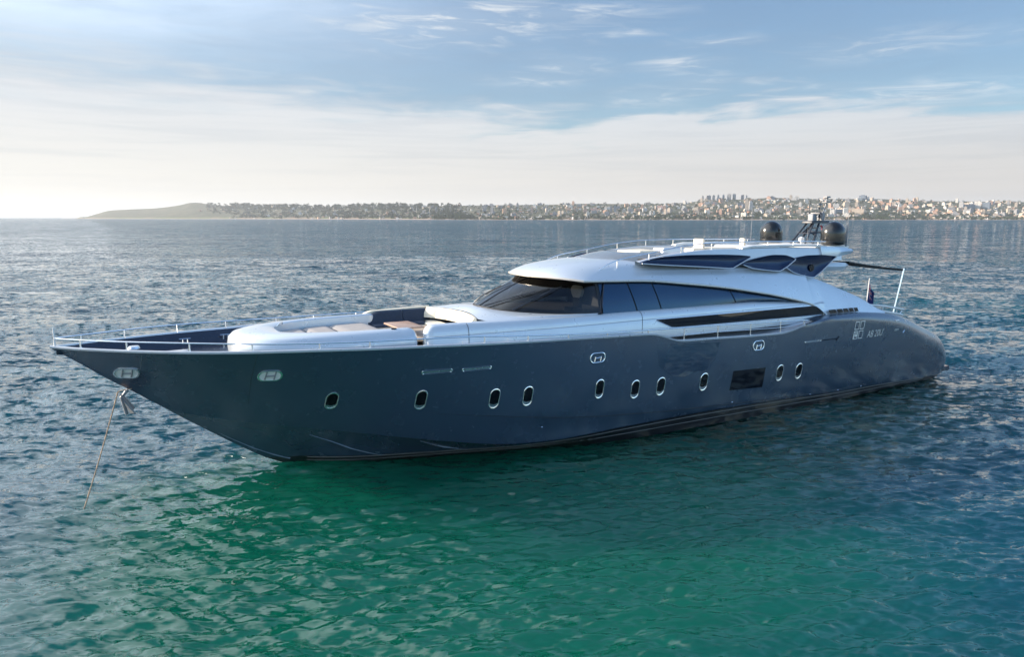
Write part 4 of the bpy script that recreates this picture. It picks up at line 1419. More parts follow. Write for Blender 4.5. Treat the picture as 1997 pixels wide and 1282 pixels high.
def small_marks():
    # black line aft of the last slot, handles, drains and seams
    def line(p, r, name, m):
        pts = []
        for a, b in zip(p[:-1], p[1:]):
            for t in np.linspace(0, 1, 6): pts.append((a[0] + (b[0] - a[0]) * t, a[1] + (b[1] - a[1]) * t))
        mb = MB(); mb.tube([(x, float(hull_y(x, z)) + .002, z) for x, z in pts], r, 5)
        return part(mb, name, m)
    line([(9.22, 2.88), (8.18, 2.88)], .022, 'door_hinge', M_BLACK)
    line([(8.3, 2.80), (8.14, 2.95)], .035, 'door_latch', M_BLACK)
    line([(31.74, 4.22), (31.84, 3.4), (31.86, 2.5)], .005, 'plate_seam', M_SEAM)
    line([(34.55, 4.26), (34.62, 3.70)], .006, 'tie_line', M_GREY)
    line([(4.05, 3.33), (3.75, 3.33)], .035, 'name_plate', M_WHITE)
    line([(3.11, 3.18), (3.11, 3.30)], .016, 'side_light', M_WHITE)
    line([(3.4, 2.72), (3.3, 2.84)], .03, 'side_hook', M_CHROME)
    for x, z in ((22.9, 1.02), (14.2, .80), (7.6, .47), (9.5, .53), (5.9, .44)):
        line([(x, z), (x - .05, z + .005)], .022, 'drain', M_CHROME)
    # darker, glossier panel painted in for a dark reflection on the side
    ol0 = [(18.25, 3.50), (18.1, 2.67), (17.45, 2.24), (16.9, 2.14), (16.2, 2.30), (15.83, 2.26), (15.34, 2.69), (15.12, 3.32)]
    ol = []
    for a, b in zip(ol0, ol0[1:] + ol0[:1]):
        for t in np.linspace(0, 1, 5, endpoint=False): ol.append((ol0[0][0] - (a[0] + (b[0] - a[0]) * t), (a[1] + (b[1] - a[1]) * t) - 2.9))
    patch(18.25, 2.9, ol, .006, 'reflection_patch', M_HULL2, yacht, .01)


small_marks()

# ---- anchor and its line
an = empty('anchor', L2W(35.0, .05, 2.95), ANG)
tag(an, 'grey anchor hanging under the bow of the yacht', 'anchor')
mb = MB(); mb.tube([(-.05, 0, .1), (0.12, 0, -.1), (.02, 0, -.62)], .05, 8); mb.build('shank', M_GREY, an)
for s in (1, -1):
    mb = MB()
    mb.prism([(.10, s * .04, -.02), (.02, s * .42, -.18), (-.22, s * .40, -.55), (-.10, s * .10, -.60)], (.05, 0, .02))
    mb.build('fluke', M_GREY, an)
a = Vector(L2W(35.2, .05, 3.02)); b = Vector(L2W(36.27, 1.06, 0)); dv = b - a
pts = [a - Vector((cA, sA, 0)) * .35 + Vector((0, 0, .05)), a - Vector((cA, sA, 0)) * .15 + Vector((0, 0, .04))]
pts += [a + dv * float(t) + Vector((0, 0, -.07 * math.sin(math.pi * min(t, 1.0)))) for t in np.linspace(0.0, 1.12, 34)]
ln = empty('anchor_line', tuple(a))
tag(ln, 'tan anchor line running from the yacht bow down into the water', 'rope')
mb = MB()
for ph in (0, 2.094, 4.189):
    q = []
    N = 420
    P0 = [p - a for p in pts]
    seg = np.linspace(0, len(P0) - 1.001, N)
    for k in seg:
        i = int(k); f = float(k - i); p = P0[i] + (P0[i + 1] - P0[i]) * float(f)
        an_ = k * 5.2 + ph
        q.append(p + Vector((math.cos(an_) * .009, math.sin(an_) * .009, 0)))
    mb.tube(q, .0115, 5)
mb.build('strand', mat('tan_rope', (.48, .33, .22), .8, 0, 0, .2, 12), ln)

# ------------------------------------------------------------------ far shore and town
RNG = random.Random(11)
CP = math.cos(math.atan(217 / 1400.0))
SKY = [(-400, 0), (120, 0), (165, 1.0), (190, 7), (215, 13), (250, 15), (300, 17), (345, 22), (365, 25.5), (380, 27), (410, 25), (435, 23), (470, 26), (520, 23), (560, 24), (640, 22), (720, 24), (800, 24), (880, 25), (960, 26), (1060, 27), (1150, 29), (1250, 28), (1340, 31), (1380, 36), (1450, 37), (1500, 40), (1600, 38), (1700, 38), (1800, 34), (1900, 33), (1997, 32), (2200, 30), (2600, 24), (3200, 10)]
SHD = [(-400, 4400), (165, 4400), (400, 3900), (600, 3300), (800, 2700), (1000, 2350), (1200, 2300), (1500, 2250), (1997, 2350), (2600, 2800), (3200, 3200)]


def shore_dist(px): return float(pchip(px, SHD))


def az_xy(px, D):
    q = (px - 998.5) / 1400.0 * CP
    return (q * D, D)


NOI = [(RNG.uniform(.004, .03), RNG.uniform(0, 6.28), RNG.uniform(.004, .02), RNG.uniform(0, 6.28)) for _ in range(10)]


def terr(px, w):
    """height at w (0 shore .. 1 ridge) for the image-plane bearing px"""
    D0 = shore_dist(px); D = D0 + 1100 * w
    sk = max(0.0, float(pchip(px, SKY)) - (3.0 if px > 420 else .0) * min(1, max(0, (px - 420) / 60)))
    ridge = 8 + sk * (D0 + 1100) / 1400
    if sk < .5: ridge = .5
    k = 0.06 * w + .94 * (max(0, w - .10) / .90) ** 1.25 if w > .10 else .06 * w
    n = sum(math.sin(px * a + p + w * 5 * i) * .5 for i, (a, p, b, q) in enumerate(NOI)) / 10
    h = (ridge - .6) * k * (1 + .12 * n * (1 - w)) + .6
    if w == 0: h = -1.0
    return h


def terrain():
    pxs = np.concatenate([np.linspace(120, 520, 120), np.linspace(525, 2100, 190), np.linspace(2130, 3200, 30)])
    ws = np.concatenate([[0, .012], np.linspace(.03, 1, 26), [1.1, 1.35]])
    P = []
    for px in pxs:
        row = []
        for w in ws:
            D = shore_dist(px) + 1100 * w + 14 * math.sin(px * .05) * (w < .05)
            h = terr(px, min(w, 1.0)) if w <= 1 else terr(px, 1.0) * (1 - (w - 1) * 1.2)
            if w == .012: h = .35 if px > 160 else -.6
            x, y = az_xy(px, D)
            row.append((x, y, h))
        P.append(row)
    mb = MB(); mb.grid(np.array(P))
    m = bpy.data.materials.new('hillside_scrub'); m.use_nodes = True
    T = NT(m.node_tree); b = T.n['Principled BSDF']; b.inputs['Roughness'].default_value = .95
    b.inputs['Specular IOR Level'].default_value = .1
    g = T.node('ShaderNodeNewGeometry'); pos = g.outputs['Position']
    x, y, z = T.sep(pos)
    n1 = T.noise(pos, .012, 5, .6); n2 = T.noise(pos, .05, 5, .65); n3 = T.noise(T.mapping(pos, (1, .2, 1)), .006, 4, .6)
    c = T.mix(T.smooth(n1, .35, .65), (.075, .085, .050, 1), (.145, .13, .09, 1))
    c = T.mix(T.smooth(n2, .45, .65), c, (.055, .065, .045, 1))
    low = T.smooth(z, 11, 5)
    fld = T.mix(T.smooth(n3, .42, .58), (.10, .15, .045, 1), (.24, .18, .115, 1))
    c = T.mix(low, c, fld)
    c = T.mix(T.smooth(T.m('ADD', z, T.m('MULTIPLY', n2, 2.0)), 4.6, 2.6), c, (.42, .32, .25, 1))
    T.put(b.inputs['Base Color'], c)
    o = mb.build('hillside', m, None)
    tag(o, 'low coastal hillside running along the far shore', 'hillside', kind='structure')


terrain()


def bmat(name, col, wcol=(.05, .06, .08), fl=3.1, bay=3.6, frac=.5):
    m = bpy.data.materials.new(name); m.use_nodes = True
    T = NT(m.node_tree); b = T.n['Principled BSDF']; b.inputs['Roughness'].default_value = .85
    tc = T.node('ShaderNodeTexCoord'); x, y, z = T.sep(tc.outputs['Object'])
    g = T.node('ShaderNodeNewGeometry'); nx, ny, nz = T.sep(g.outputs['Normal'])
    u = T.m('FRACT', T.m('DIVIDE', T.m('ADD', T.m('ADD', x, y), 200.0), bay))
    v = T.m('FRACT', T.m('DIVIDE', z, fl))
    win = T.m('MULTIPLY', T.m('MULTIPLY', T.m('LESS_THAN', T.m('ABSOLUTE', T.m('SUBTRACT', u, .5)), frac * .5), T.m('LESS_THAN', T.m('ABSOLUTE', T.m('SUBTRACT', v, .55)), .24)), T.m('LESS_THAN', T.m('ABSOLUTE', nz), .5))
    oi = T.node('ShaderNodeObjectInfo')
    base = T.mix(1.0, (*col, 1), T.mix(oi.outputs['Random'], (.78, .78, .80, 1), (1.1, 1.06, 1.0, 1)), 'MULTIPLY')
    base = T.mix(T.m('MULTIPLY', T.noise(tc.outputs['Object'], .15, 4), .25), base, T.mix(1.0, base, (.7, .7, .7, 1), 'MULTIPLY'))
    T.put(b.inputs['Base Color'], T.mix(win, base, (*wcol, 1)))
    return m


BM = {'cream': bmat('cream_render', (.62, .52, .42)), 'white': bmat('white_render', (.74, .71, .67)), 'peach': bmat('peach_render', (.66, .42, .30)),
      'grey': bmat('grey_concrete', (.34, .34, .36)), 'pink': bmat('pink_render', (.68, .44, .38)), 'bluegrey': bmat('bluegrey_panel', (.22, .27, .33), (.05, .07, .1), 3.2, 2.4, .75)}
M_TILE = mat('terracotta_tiles', (.36, .16, .09), .85, 0, 0, .15, 1)


def block_mesh(kind, m, L, W, Hh):
    mb = MB()
    if kind == 'slab':
        mb.box((0, 0, Hh / 2 - 4), (L, W, Hh + 8)); mb.box((0, 0, Hh + .35), (L + .5, W + .5, .7)); mb.box((L * .2, 0, Hh + 1.9), (L * .2, W * .45, 2.6))
        for k in range(1, int(Hh // 3.1)):
            mb.box((-L * .25, -W / 2 - .5, k * 3.1), (L * .35, 1.1, .9))
    elif kind == 'tower':
        mb.box((0, 0, Hh / 2 - 4), (L, W, Hh + 8)); mb.box((0, 0, Hh + .4), (L + .4, W + .4, .8)); mb.box((0, 0, Hh + 2.2), (L * .5, W * .5, 3))
        mb.box((L * .5 + .6, 0, Hh * .5), (1.3, W * .4, Hh * .96))
    elif kind == 'step':
        mb.box((0, 0, Hh * .3 - 4), (L, W, Hh * .6 + 8)); mb.box((-L * .12, W * .08, Hh * .5), (L * .72, W * .8, Hh * .99)); mb.box((-L * .2, W * .1, Hh + .9), (L * .3, W * .4, 2.2))
    elif kind == 'house':
        mb.box((0, 0, Hh / 2 - 4), (L, W, Hh + 8))
        mb.box((L * .3, -W * .55, Hh * .35), (L * .4, W * .3, Hh * .7))
    elif kind == 'hall':
        mb.box((0, 0, Hh / 2 - 3), (L, W, Hh + 6)); mb.prism([(-L / 2, -W / 2 - .3, Hh), (L / 2, -W / 2 - .3, Hh), (L / 2 - 2, -W / 2 - .3, Hh + 2.2), (-L / 2 + 2, -W / 2 - .3, Hh + 2.2)], (0, W + .6, 0))
    tmp = mb.build('apartment_block', m, None, smooth=False)
    me = tmp.data
    if kind == 'house':
        # hipped tile roof in the same mesh
        import bmesh
        me.materials.append(M_TILE)
        bm = bmesh.new(); bm.from_mesh(me)
        e = .5
        vs = [bm.verts.new(p) for p in ((-L / 2 - e, -W / 2 - e, Hh), (L / 2 + e, -W / 2 - e, Hh), (L / 2 + e, W / 2 + e, Hh), (-L / 2 - e, W / 2 + e, Hh), (-L * .25, 0, Hh + W * .28), (L * .25, 0, Hh + W * .28))]
        for f in ((0, 1, 5, 4), (1, 2, 5), (2, 3, 4, 5), (3, 0, 4), (3, 2, 1, 0)):
            ff = bm.faces.new([vs[i] for i in f]); ff.material_index = 1
        bm.to_mesh(me); bm.free()
    bpy.data.objects.remove(tmp)
    return me


def place_b(me, name, px, w, rz, label, cat, group, dz=0.0):
    D = shore_dist(px) + 1100 * w
    x, y = az_xy(px, D)
    o = bpy.data.objects.new(name, me); COL.objects.link(o)
    o.location = (x, y, terr(px, w) + dz)
    o.rotation_euler = (0, 0, rz)
    tag(o, label, cat, group)
    return o


def w_for(px, ypx):
    """depth fraction whose ground shows at picture height ypx (pixels above the horizon)"""
    best = (9e9, .5)
    for w in np.linspace(.04, 1, 97):
        D = shore_dist(px) + 1100 * w
        a = (terr(px, w) - H) / D * 1400
        if abs(a - ypx) < best[0]: best = (abs(a - ypx), w)
    return best[1]


def town():
    taken = []
    # landmarks one can single out: px, base above horizon, width px, height px, kind, colour, label
    LM = [(1158, 9, 15, 8, 'slab', 'pink', 'wide pink apartment block above the beach, left of the skyline towers'),
          (1252, 15, 5, 9, 'slab', 'peach', 'narrow orange apartment slab on the hillside ahead of the skyline towers'),
          (1287, 12, 11, 10, 'slab', 'pink', 'broad salmon block beside the narrow orange slab on the hillside'),
          (1268, 2, 4, 9, 'tower', 'white', 'left one of two small white towers near the beach under the salmon block'),
          (1275, 2, 4, 9, 'tower', 'white', 'right one of two small white towers near the beach under the salmon block'),
          (1455, 12, 6, 22, 'tower', 'cream', 'tall pale cream tower block below the right end of the skyline towers'),
          (1463, 14, 7, 15, 'tower', 'white', 'white tower block standing against the tall pale cream one'),
          (1629, 16, 12, 9, 'slab', 'white', 'square white block just right of the yacht mast'),
          (1649, 17, 10, 12, 'tower', 'cream', 'upper cream tower right of the square white block'),
          (1648, 4, 9, 13, 'tower', 'white', 'white tower near the waterfront right of the yacht mast'),
          (1623, 5, 9, 9, 'slab', 'white', 'low white waterfront block behind the right black dome'),
          (1673, 6, 24, 9, 'hall', 'cream', 'long cream waterfront hall right of the yacht mast'),
          (1635, 6, 15, 8, 'hall', 'bluegrey', 'blue grey waterfront hall between the white blocks'),
          (1872, 15, 8, 14, 'tower', 'white', 'white tower at the left end of the glass office group'),
          (1888, 15, 22, 9, 'slab', 'bluegrey', 'long low blue grey office slab in the glass office group'),
          (1904, 15, 12, 15, 'slab', 'white', 'white banded office block in the middle of the glass office group'),
          (1921, 14, 15, 14, 'slab', 'bluegrey', 'dark blue glass office block at the right end of its group'),
          (1907, 5, 8, 8, 'slab', 'cream', 'left cream block of three under the glass offices'),
          (1916, 4, 7, 10, 'slab', 'cream', 'middle and tallest cream block of three under the glass offices'),
          (1925, 4, 7, 8, 'slab', 'cream', 'right cream block of three under the glass offices'),
          (1680, 33, 13, 8, 'tower', 'bluegrey', 'grey block breaking the skyline right of the yacht mast'),
          (1369, 33, 2.5, 8, 'tower', 'grey', 'thinnest grey tower at the left end of the skyline towers'),
          (1380, 33, 9, 8, 'slab', 'grey', 'wide grey block second from the left of the skyline towers'),
          (1390, 34, 4.5, 8, 'tower', 'grey', 'small grey tower third from the left of the skyline towers'),
          (1399, 34, 3, 8.5, 'tower', 'bluegrey', 'slim blue tower fourth from the left of the skyline towers'),
          (1409, 34, 3.5, 8.5, 'tower', 'bluegrey', 'slim blue tower fifth from the left of the skyline towers'),
          (1420, 35, 7, 10, 'tower', 'grey', 'tallest broad grey tower in the middle of the skyline towers'),
          (1430, 35, 5.5, 10, 'tower', 'bluegrey', 'tall blue grey tower right of the tallest one on the skyline'),
          (1446, 35, 6, 8, 'slab', 'grey', 'flat topped grey block near the right end of the skyline towers'),
          (1454, 35, 2, 7.5, 'tower', 'grey', 'thinnest tower at the right end of the skyline towers'),
          (1199, 8, 5, 13, 'tower', 'bluegrey', 'blue grey tower on the slope right of the wide pink block'),
          (1191, 9, 4, 12, 'tower', 'grey', 'pale grey tower left of the blue grey one on the slope'),
          (1037, 8, 4.5, 11, 'tower', 'peach', 'sunlit orange tower on the slope above the middle of the yacht bow deck'),
          (984, 8, 8, 8, 'slab', 'peach', 'squat orange block on the slope left of the sunlit orange tower'),
          (913, 9, 3, 9, 'tower', 'cream', 'slim cream tower beside the dark clump of trees'),
          (960, 10, 3, 9, 'tower', 'white', 'slim white tower on the slope right of the dark clump of trees'),
          (392, 10.5, 4, 3.5, 'house', 'peach', 'single orange house at the foot of the bare headland')]
    for (px, yb, wpx, hpx, kind, colr, label) in LM:
        w = w_for(px, yb)
        D = shore_dist(px) + 1100 * w
        L = wpx * D / 1400 / 1.12
        Hh = hpx * D / 1400
        me = block_mesh(kind, BM[colr], L, min(L * .8, 16) if kind != 'tower' else L * .9, Hh)
        place_b(me, 'hall' if kind == 'hall' else ('house' if kind == 'house' else ('tower_block' if kind == 'tower' else 'apartment_block')), px, w, -math.atan((px - 998.5) / 1400) + RNG.uniform(-.25, .25), label, 'house' if kind == 'house' else 'building', 'landmark buildings of the far town')
        taken.append((px, yb))
    # repeated blocks
    lib = {}
    for colr in ('cream', 'white', 'peach', 'grey'):
        lib[colr] = [block_mesh('slab', BM[colr], 17, 11, 13), block_mesh('step', BM[colr], 15, 12, 10), block_mesh('tower', BM[colr], 10, 10, 17), block_mesh('slab', BM[colr], 22, 11, 9), block_mesh('house', BM[colr], 11, 9, 6), block_mesh('step', BM[colr], 20, 13, 13)]
    ZONES = [(430, 800, 'on the wooded slope left of the tall chimney'), (800, 1080, 'on the slope above the yacht foredeck'), (1080, 1360, 'on the slope left of the skyline towers'), (1360, 1580, 'below the skyline towers'), (1610, 1840, 'on the hill right of the yacht mast'), (1840, 2040, 'on the hill around the glass offices')]
    NUM = [26, 46, 52, 56, 62, 50]
    allp = []
    for (a, b, where), n in zip(ZONES, NUM):
        for k in range(n):
            px = RNG.uniform(a, b)
            w = RNG.uniform(.16, .97) ** (.85 if px > 1300 else .75)
            colr = RNG.choices(['cream', 'white', 'peach', 'grey'], [5, 4, 2.5, 2.5] if px > 1080 else [3, 1.5, 1.5, 6])[0]
            ms = lib[colr]; i = RNG.choices(range(6), [3, 2, 2 if px > 800 else .3, 3, 2, 2])[0]
            kind = 'house' if i == 4 else 'block'
            lab = {'cream': 'cream', 'white': 'white', 'peach': 'peach coloured', 'grey': 'grey'}[colr]
            form = {0: 'flat roofed apartment block', 1: 'stepped apartment block', 2: 'tower block', 3: 'long low apartment block', 4: 'house with a tiled roof', 5: 'large stepped block'}[i]
            label = '%s %s %s' % (lab, form, where)
            place_b(ms[i], 'house' if i == 4 else ('tower_block' if i == 2 else 'apartment_block'), px, w, -math.atan((px - 998.5) / 1400) + RNG.choice((0, 0, .3, -.3, 1.2)) + RNG.uniform(-.15, .15), label, 'house' if i == 4 else 'building', label + 's' if False else form + 's, ' + lab + ', ' + where)
            allp.append((px, w))
    # the remaining small houses, far too many to count, as one mass per ... single object
    mb = MB()
    for k in range(2100):
        px = RNG.uniform(600, 2300) if k > 450 else RNG.uniform(430, 900)
        if RNG.random() > (.28 + .72 * min(1, max(0, (px - 700) / 650))): continue
        w = RNG.uniform(.10, .99)
        D = shore_dist(px) + 1100 * w; x, y = az_xy(px, D); z = terr(px, w)
        L, W, h = RNG.uniform(5, 13), RNG.uniform(6, 10), RNG.choice((3, 3, 4, 6, 7))
        mb.box((x, y, z + h / 2 - 1), (L, W, h + 2), rz=-math.atan((px - 998.5) / 1400) + RNG.uniform(-.5, .5), taper=RNG.choice((1, 1, .9)))
    m = bpy.data.materials.new('town_render'); m.use_nodes = True
    T = NT(m.node_tree); b = T.n['Principled BSDF']; b.inputs['Roughness'].default_value = .9
    g = T.node('ShaderNodeNewGeometry')
    r = T.node('ShaderNodeNewGeometry').outputs['Random Per Island']
    c = T.ramp(r, [(0, (.60, .50, .40)), (.22, (.72, .69, .65)), (.42, (.34, .32, .31)), (.58, (.62, .40, .29)), (.7, (.50, .44, .38)), (.85, (.40, .22, .15)), (.93, (.75, .73, .70))], 'CONSTANT')
    vx, vy, vz = T.sep(g.outputs['Position'])
    nx, ny, nz = T.sep(g.outputs['Normal'])
    win = T.m('MULTIPLY', T.m('LESS_THAN', T.m('FRACT', T.m('DIVIDE', T.m('ADD', vx, vy), 3.3)), .45), T.m('LESS_THAN', T.m('ABSOLUTE', T.m('SUBTRACT', T.m('FRACT', T.m('DIVIDE', vz, 3.0)), .5)), .25))
    win = T.m('MULTIPLY', win, T.m('LESS_THAN', T.m('ABSOLUTE', nz), .5))
    T.put(b.inputs['Base Color'], T.mix(win, c, (.05, .05, .06, 1)))
    o = mb.build('small_houses', m, None, smooth=False)
    tag(o, 'countless small pale houses packed over the far hillside', 'houses', kind='stuff')
    # chimneys and masts
    for (px, yb, hpx, wpx, label) in ((838, 5, 15, 1.4, 'tall thin pale chimney standing on the flat shore'), (813, 9, 12, .8, 'thin pylon left of the tall chimney'), (878, 9, 11, .8, 'thin pylon right of the tall chimney')):
        w = w_for(px, yb); D = shore_dist(px) + 1100 * w; h = hpx * D / 1400; r = wpx * D / 2800
        mb = MB(); mb.lathe([(r * 1.3, -3), (r, h * .3), (r * .8, h), (r * 1.1, h + .3), (r * 1.1, h + 1.2), (.01, h + 1.2)], n=12)
        o = mb.build('chimney' if px == 838 else 'pylon', BM['cream'] if px == 838 else BM['white'], None)
        x, y = az_xy(px, D); o.location = (x, y, terr(px, w)); tag(o, label, 'chimney' if px == 838 else 'pylon')
    mb = MB(); mb.lathe([(2.2, -2), (1.6, 6), (1.5, 13), (2.2, 13.2), (2.2, 14), (1.3, 14.2), (1.3, 17), (.1, 18.6)], n=12)
    x, y = az_xy(163.5, 4420); o = mb.build('lighthouse', BM['grey'], None); o.location = (x, y, .2); tag(o, 'tiny dark beacon at the tip of the headland', 'beacon')


town()


def woods():
    # tree masses: clusters of leaf-sized tufts over the slopes
    vs, fs = [], []
    R = np.random.default_rng(5)
    def crown(x, y, z, r, h, n):
        for k in range(n):
            d = R.normal(size=3); d /= np.linalg.norm(d); q = R.uniform(.45, 1.0) ** .5
            c = np.array([x + d[0] * r * q, y + d[1] * r * q, z + h * .55 + d[2] * h * .5 * q])
            a = R.normal(size=3); a /= np.linalg.norm(a); b = np.cross(a, R.normal(size=3)); b /= np.linalg.norm(b)
            s = r * R.uniform(.3, .55)
            i = len(vs)
            cc = np.cross(a, b)
            vs.extend([c - a * s - b * s * .5, c + a * s - b * s * .5, c + cc * s * .35, c + b * s * .9])
            fs.extend([(i, i + 1, i + 2), (i + 1, i + 3, i + 2), (i + 3, i, i + 2)])
    cnt = 0
    for k in range(3300):
        if k < 1150: px, w = R.uniform(405, 900), R.uniform(.12, 1.0)
        elif k < 3000: px, w = R.uniform(850, 2150), R.uniform(.05, 1.0) ** 1.5
        else: px, w = R.choice([885, 900, 915, 1310, 1330, 1350, 1480, 1700, 1730, 1770]) + R.normal() * 12, R.uniform(.08, .35)
        if px < 450 and w < .45: continue
        if R.random() < .35 and 405 < px < 820 : w = R.uniform(.78, 1.0)
        D = shore_dist(px) + 1100 * w; x, y = az_xy(px, D)
        r = R.uniform(4, 9) * (1.25 if px < 900 else .85); h = r * R.uniform(1.1, 1.7)
        if px < 850 and w > .9: h *= 1.25
        crown(x, y, terr(px, w) - 1, r, h, 14)
    # rounded wood on the headland top and the row of big crowns along the left skyline
    for px in list(R.uniform(362, 400, 26)):
        D = shore_dist(px) + 1100; x, y = az_xy(px, D); crown(x, y, terr(px, 1) - 3, 5, 6, 12)
    for px in (455, 478, 486, 504, 516, 523, 535, 548, 556, 574, 582, 598, 618, 626, 655, 662, 690, 700, 715, 728, 745, 760, 775, 790, 820, 842, 855):
        for j in range(6):
            pp = px + R.normal() * 3; D = shore_dist(pp) + 1100 * .97; x, y = az_xy(pp, D)
            crown(x, y, terr(pp, .97) + R.uniform(0, 7), R.uniform(6, 11), R.uniform(9, 15), 22)
    me = bpy.data.meshes.new('woodland'); me.from_pydata([tuple(v) for v in vs], [], fs)
    me.materials.append(mat('woodland_leaves', (.040, .058, .036), .9, 0, 0, .45, .02, spec=.1))
    o = bpy.data.objects.new('woodland', me); COL.objects.link(o)
    tag(o, 'dark woods and scattered trees over the far slopes', 'woods', kind='stuff')


woods()

# ------------------------------------------------------------------ sea
def sea():
    R = np.random.default_rng(3)
    # polar grid: fine towards the yacht, coarser elsewhere and far away
    th = np.radians(np.concatenate([np.linspace(-60, -42, 60)[:-1], np.linspace(-42, 42, 1050), np.linspace(42, 60, 60)[1:]]))
    dep = np.concatenate([np.linspace(math.radians(46), math.radians(3.0), 720)[:-1], np.radians(3.0) * np.exp(np.linspace(0, math.log(.0152 / 3.0), 120))])
    rr = H / np.tan(dep)
    rr = np.concatenate([[2.0, 4.5], rr])
    dr = np.gradient(rr)
    TH, RR = np.meshgrid(th, rr)
    DR = np.maximum(np.repeat(dr[:, None], len(th), 1), RR * .0014)
    X, Y = RR * np.sin(TH), RR * np.cos(TH)
    Z = np.zeros_like(X)
    N = 130
    lam = np.exp(R.uniform(math.log(.20), math.log(4.0), N))
    ang = np.radians(np.where(R.uniform(size=N) < .68, -78, -112)) + R.normal(0, math.radians(17), N)
    shp = np.where(lam < .5, (lam / .5) ** .5, (.5 / lam) ** .8)
    slope = .34 * shp / np.sqrt((shp ** 2).sum() / 2)
    ph = R.uniform(0, 2 * math.pi, N)
    lam = np.concatenate([lam, [13, 10.5, 16, 7.5]]); ang = np.concatenate([ang, np.radians([-75, -118, -100, -60])]); slope = np.concatenate([slope, [.030, .028, .026, .03]]); ph = np.concatenate([ph, [0, 1, 2, 3]])
    miss = np.zeros_like(X)
    # gust patches: livelier and calmer water
    gust = 1 + .08 * np.sin(X * .045 + 1.2 * np.sin(Y * .03)) * np.sin(Y * .07 + .8 * np.sin(X * .05))
    lx = (X - ORG[0]) * cA + (Y - ORG[1]) * sA
    ly = -(X - ORG[0]) * sA + (Y - ORG[1]) * cA
    # quieter water in the lee along the port side
    calm = 1 - .84 * np.exp(-(np.clip(ly - 3.0, 0, 99) / 7.0) ** 1.5) * np.clip((ly - 1) / 2, 0, 1) * np.clip((31 - lx) / 4, 0, 1) * np.clip((lx + 4) / 5, 0, 1)
    for l, a, s, p in zip(lam, ang, slope, ph):
        k = 2 * math.pi / l
        att = np.clip((l / DR - 2.0) / 2.5, 0, 1)
        att = att * att * (3 - 2 * att)
        arg = k * (X * math.cos(a) + Y * math.sin(a)) + p + .6 * np.sin(X * .11 * math.sin(a) - Y * .11 * math.cos(a) + p)
        Z += att * (s / k) * (calm if l < 3 else .5 + .5 * calm) * (np.sin(arg) + .32 * np.cos(2 * arg)) * (gust if l < 4 else 1)
        miss += (1 - att ** 2) * s * s / 2
    n, m = X.shape
    co = np.stack([X, Y, Z], -1).reshape(-1, 3).astype(np.float32)
    idx = np.arange(n * m).reshape(n, m)
    quads = np.stack([idx[:-1, :-1], idx[:-1, 1:], idx[1:, 1:], idx[1:, :-1]], -1).reshape(-1, 4)
    # the rest of the round sheet, behind and beside the camera
    th2 = np.radians(np.linspace(60, 300, 41)); r2 = np.array([2.0, 12, 30, 80, 250, 900, 4000, rr[-1]])
    T2, R2 = np.meshgrid(th2, r2)
    co2 = np.stack([R2 * np.sin(T2), R2 * np.cos(T2), np.zeros_like(T2) - .02], -1).reshape(-1, 3).astype(np.float32)
    i2 = (np.arange(len(co2)).reshape(T2.shape) + len(co))
    q2 = np.stack([i2[:-1, :-1], i2[:-1, 1:], i2[1:, 1:], i2[1:, :-1]], -1).reshape(-1, 4)
    hub = [(len(co) + len(co2))]
    co = np.concatenate([co, co2]); quads = np.concatenate([quads, q2])
    me = bpy.data.meshes.new('sea')
    me.vertices.add(len(co)); me.vertices.foreach_set('co', co.ravel())
    me.loops.add(quads.size); me.loops.foreach_set('vertex_index', quads.ravel().astype(np.int32))
    me.polygons.add(len(quads)); me.polygons.foreach_set('loop_start', np.arange(0, quads.size, 4, dtype=np.int32))
    me.polygons.foreach_set('use_smooth', np.ones(len(quads), bool))
    me.update(calc_edges=True)
    at = me.attributes.new('ripple', 'FLOAT', 'POINT')
    at.data.foreach_set('value', np.concatenate([np.sqrt(miss).ravel(), np.full(len(co2), .2)]).astype(np.float32))
    at3 = me.attributes.new('open_sea', 'FLOAT', 'POINT')
    op = np.clip((np.log(RR) - math.log(70)) / (math.log(500) - math.log(70)), 0, 1)
    at3.data.foreach_set('value', np.concatenate([op.ravel(), np.ones(len(co2))]).astype(np.float32))
    at2 = me.attributes.new('calm', 'FLOAT', 'POINT')
    at2.data.foreach_set('value', np.concatenate([calm.ravel(), np.ones(len(co2))]).astype(np.float32))
    m_ = bpy.data.materials.new('sea_water'); m_.use_nodes = True
    T = NT(m_.node_tree); b = T.n['Principled BSDF']
    g = T.node('ShaderNodeNewGeometry'); pos = g.outputs['Position']
    atn = T.node('ShaderNodeAttribute'); atn.attribute_name = 'ripple'
    # slopes below the mesh resolution
    p1 = T.mapping(pos, (.55, 1.0, 1), (0, 0, math.radians(-10)))
    nA = T.noise(p1, 2.6, 4, .62, .3, color=True)
    nB = T.noise(p1, .55, 4, .6, .2, color=True)
    nC = T.noise(p1, .06, 5, .62, .2, color=True)
    ax, ay, _ = T.sep(nA); bx, by, _ = T.sep(nB); cx, cy, _ = T.sep(nC)
    def s3(u, v, w): return T.m('ADD', T.m('ADD', T.m('MULTIPLY', T.m('SUBTRACT', u, .5), 3.2), T.m('MULTIPLY', T.m('SUBTRACT', v, .5), 1.5)), T.m('MULTIPLY', T.m('SUBTRACT', w, .5), .7))
    amp = T.m('ADD', T.m('MULTIPLY', atn.outputs['Fac'], 3.6), .03)
    sx, sy = T.m('MULTIPLY', s3(ax, bx, cx), T.m('MULTIPLY', amp, 1.25)), T.m('MULTIPLY', s3(ay, by, cy), amp)
    ato = T.node('ShaderNodeAttribute'); ato.attribute_name = 'open_sea'
    sy = T.m('SUBTRACT', sy, T.m('MULTIPLY', atn.outputs['Fac'], T.m('ADD', T.m('MULTIPLY', ato.outputs['Fac'], .95), .20)))   # lee faces are the steeper ones
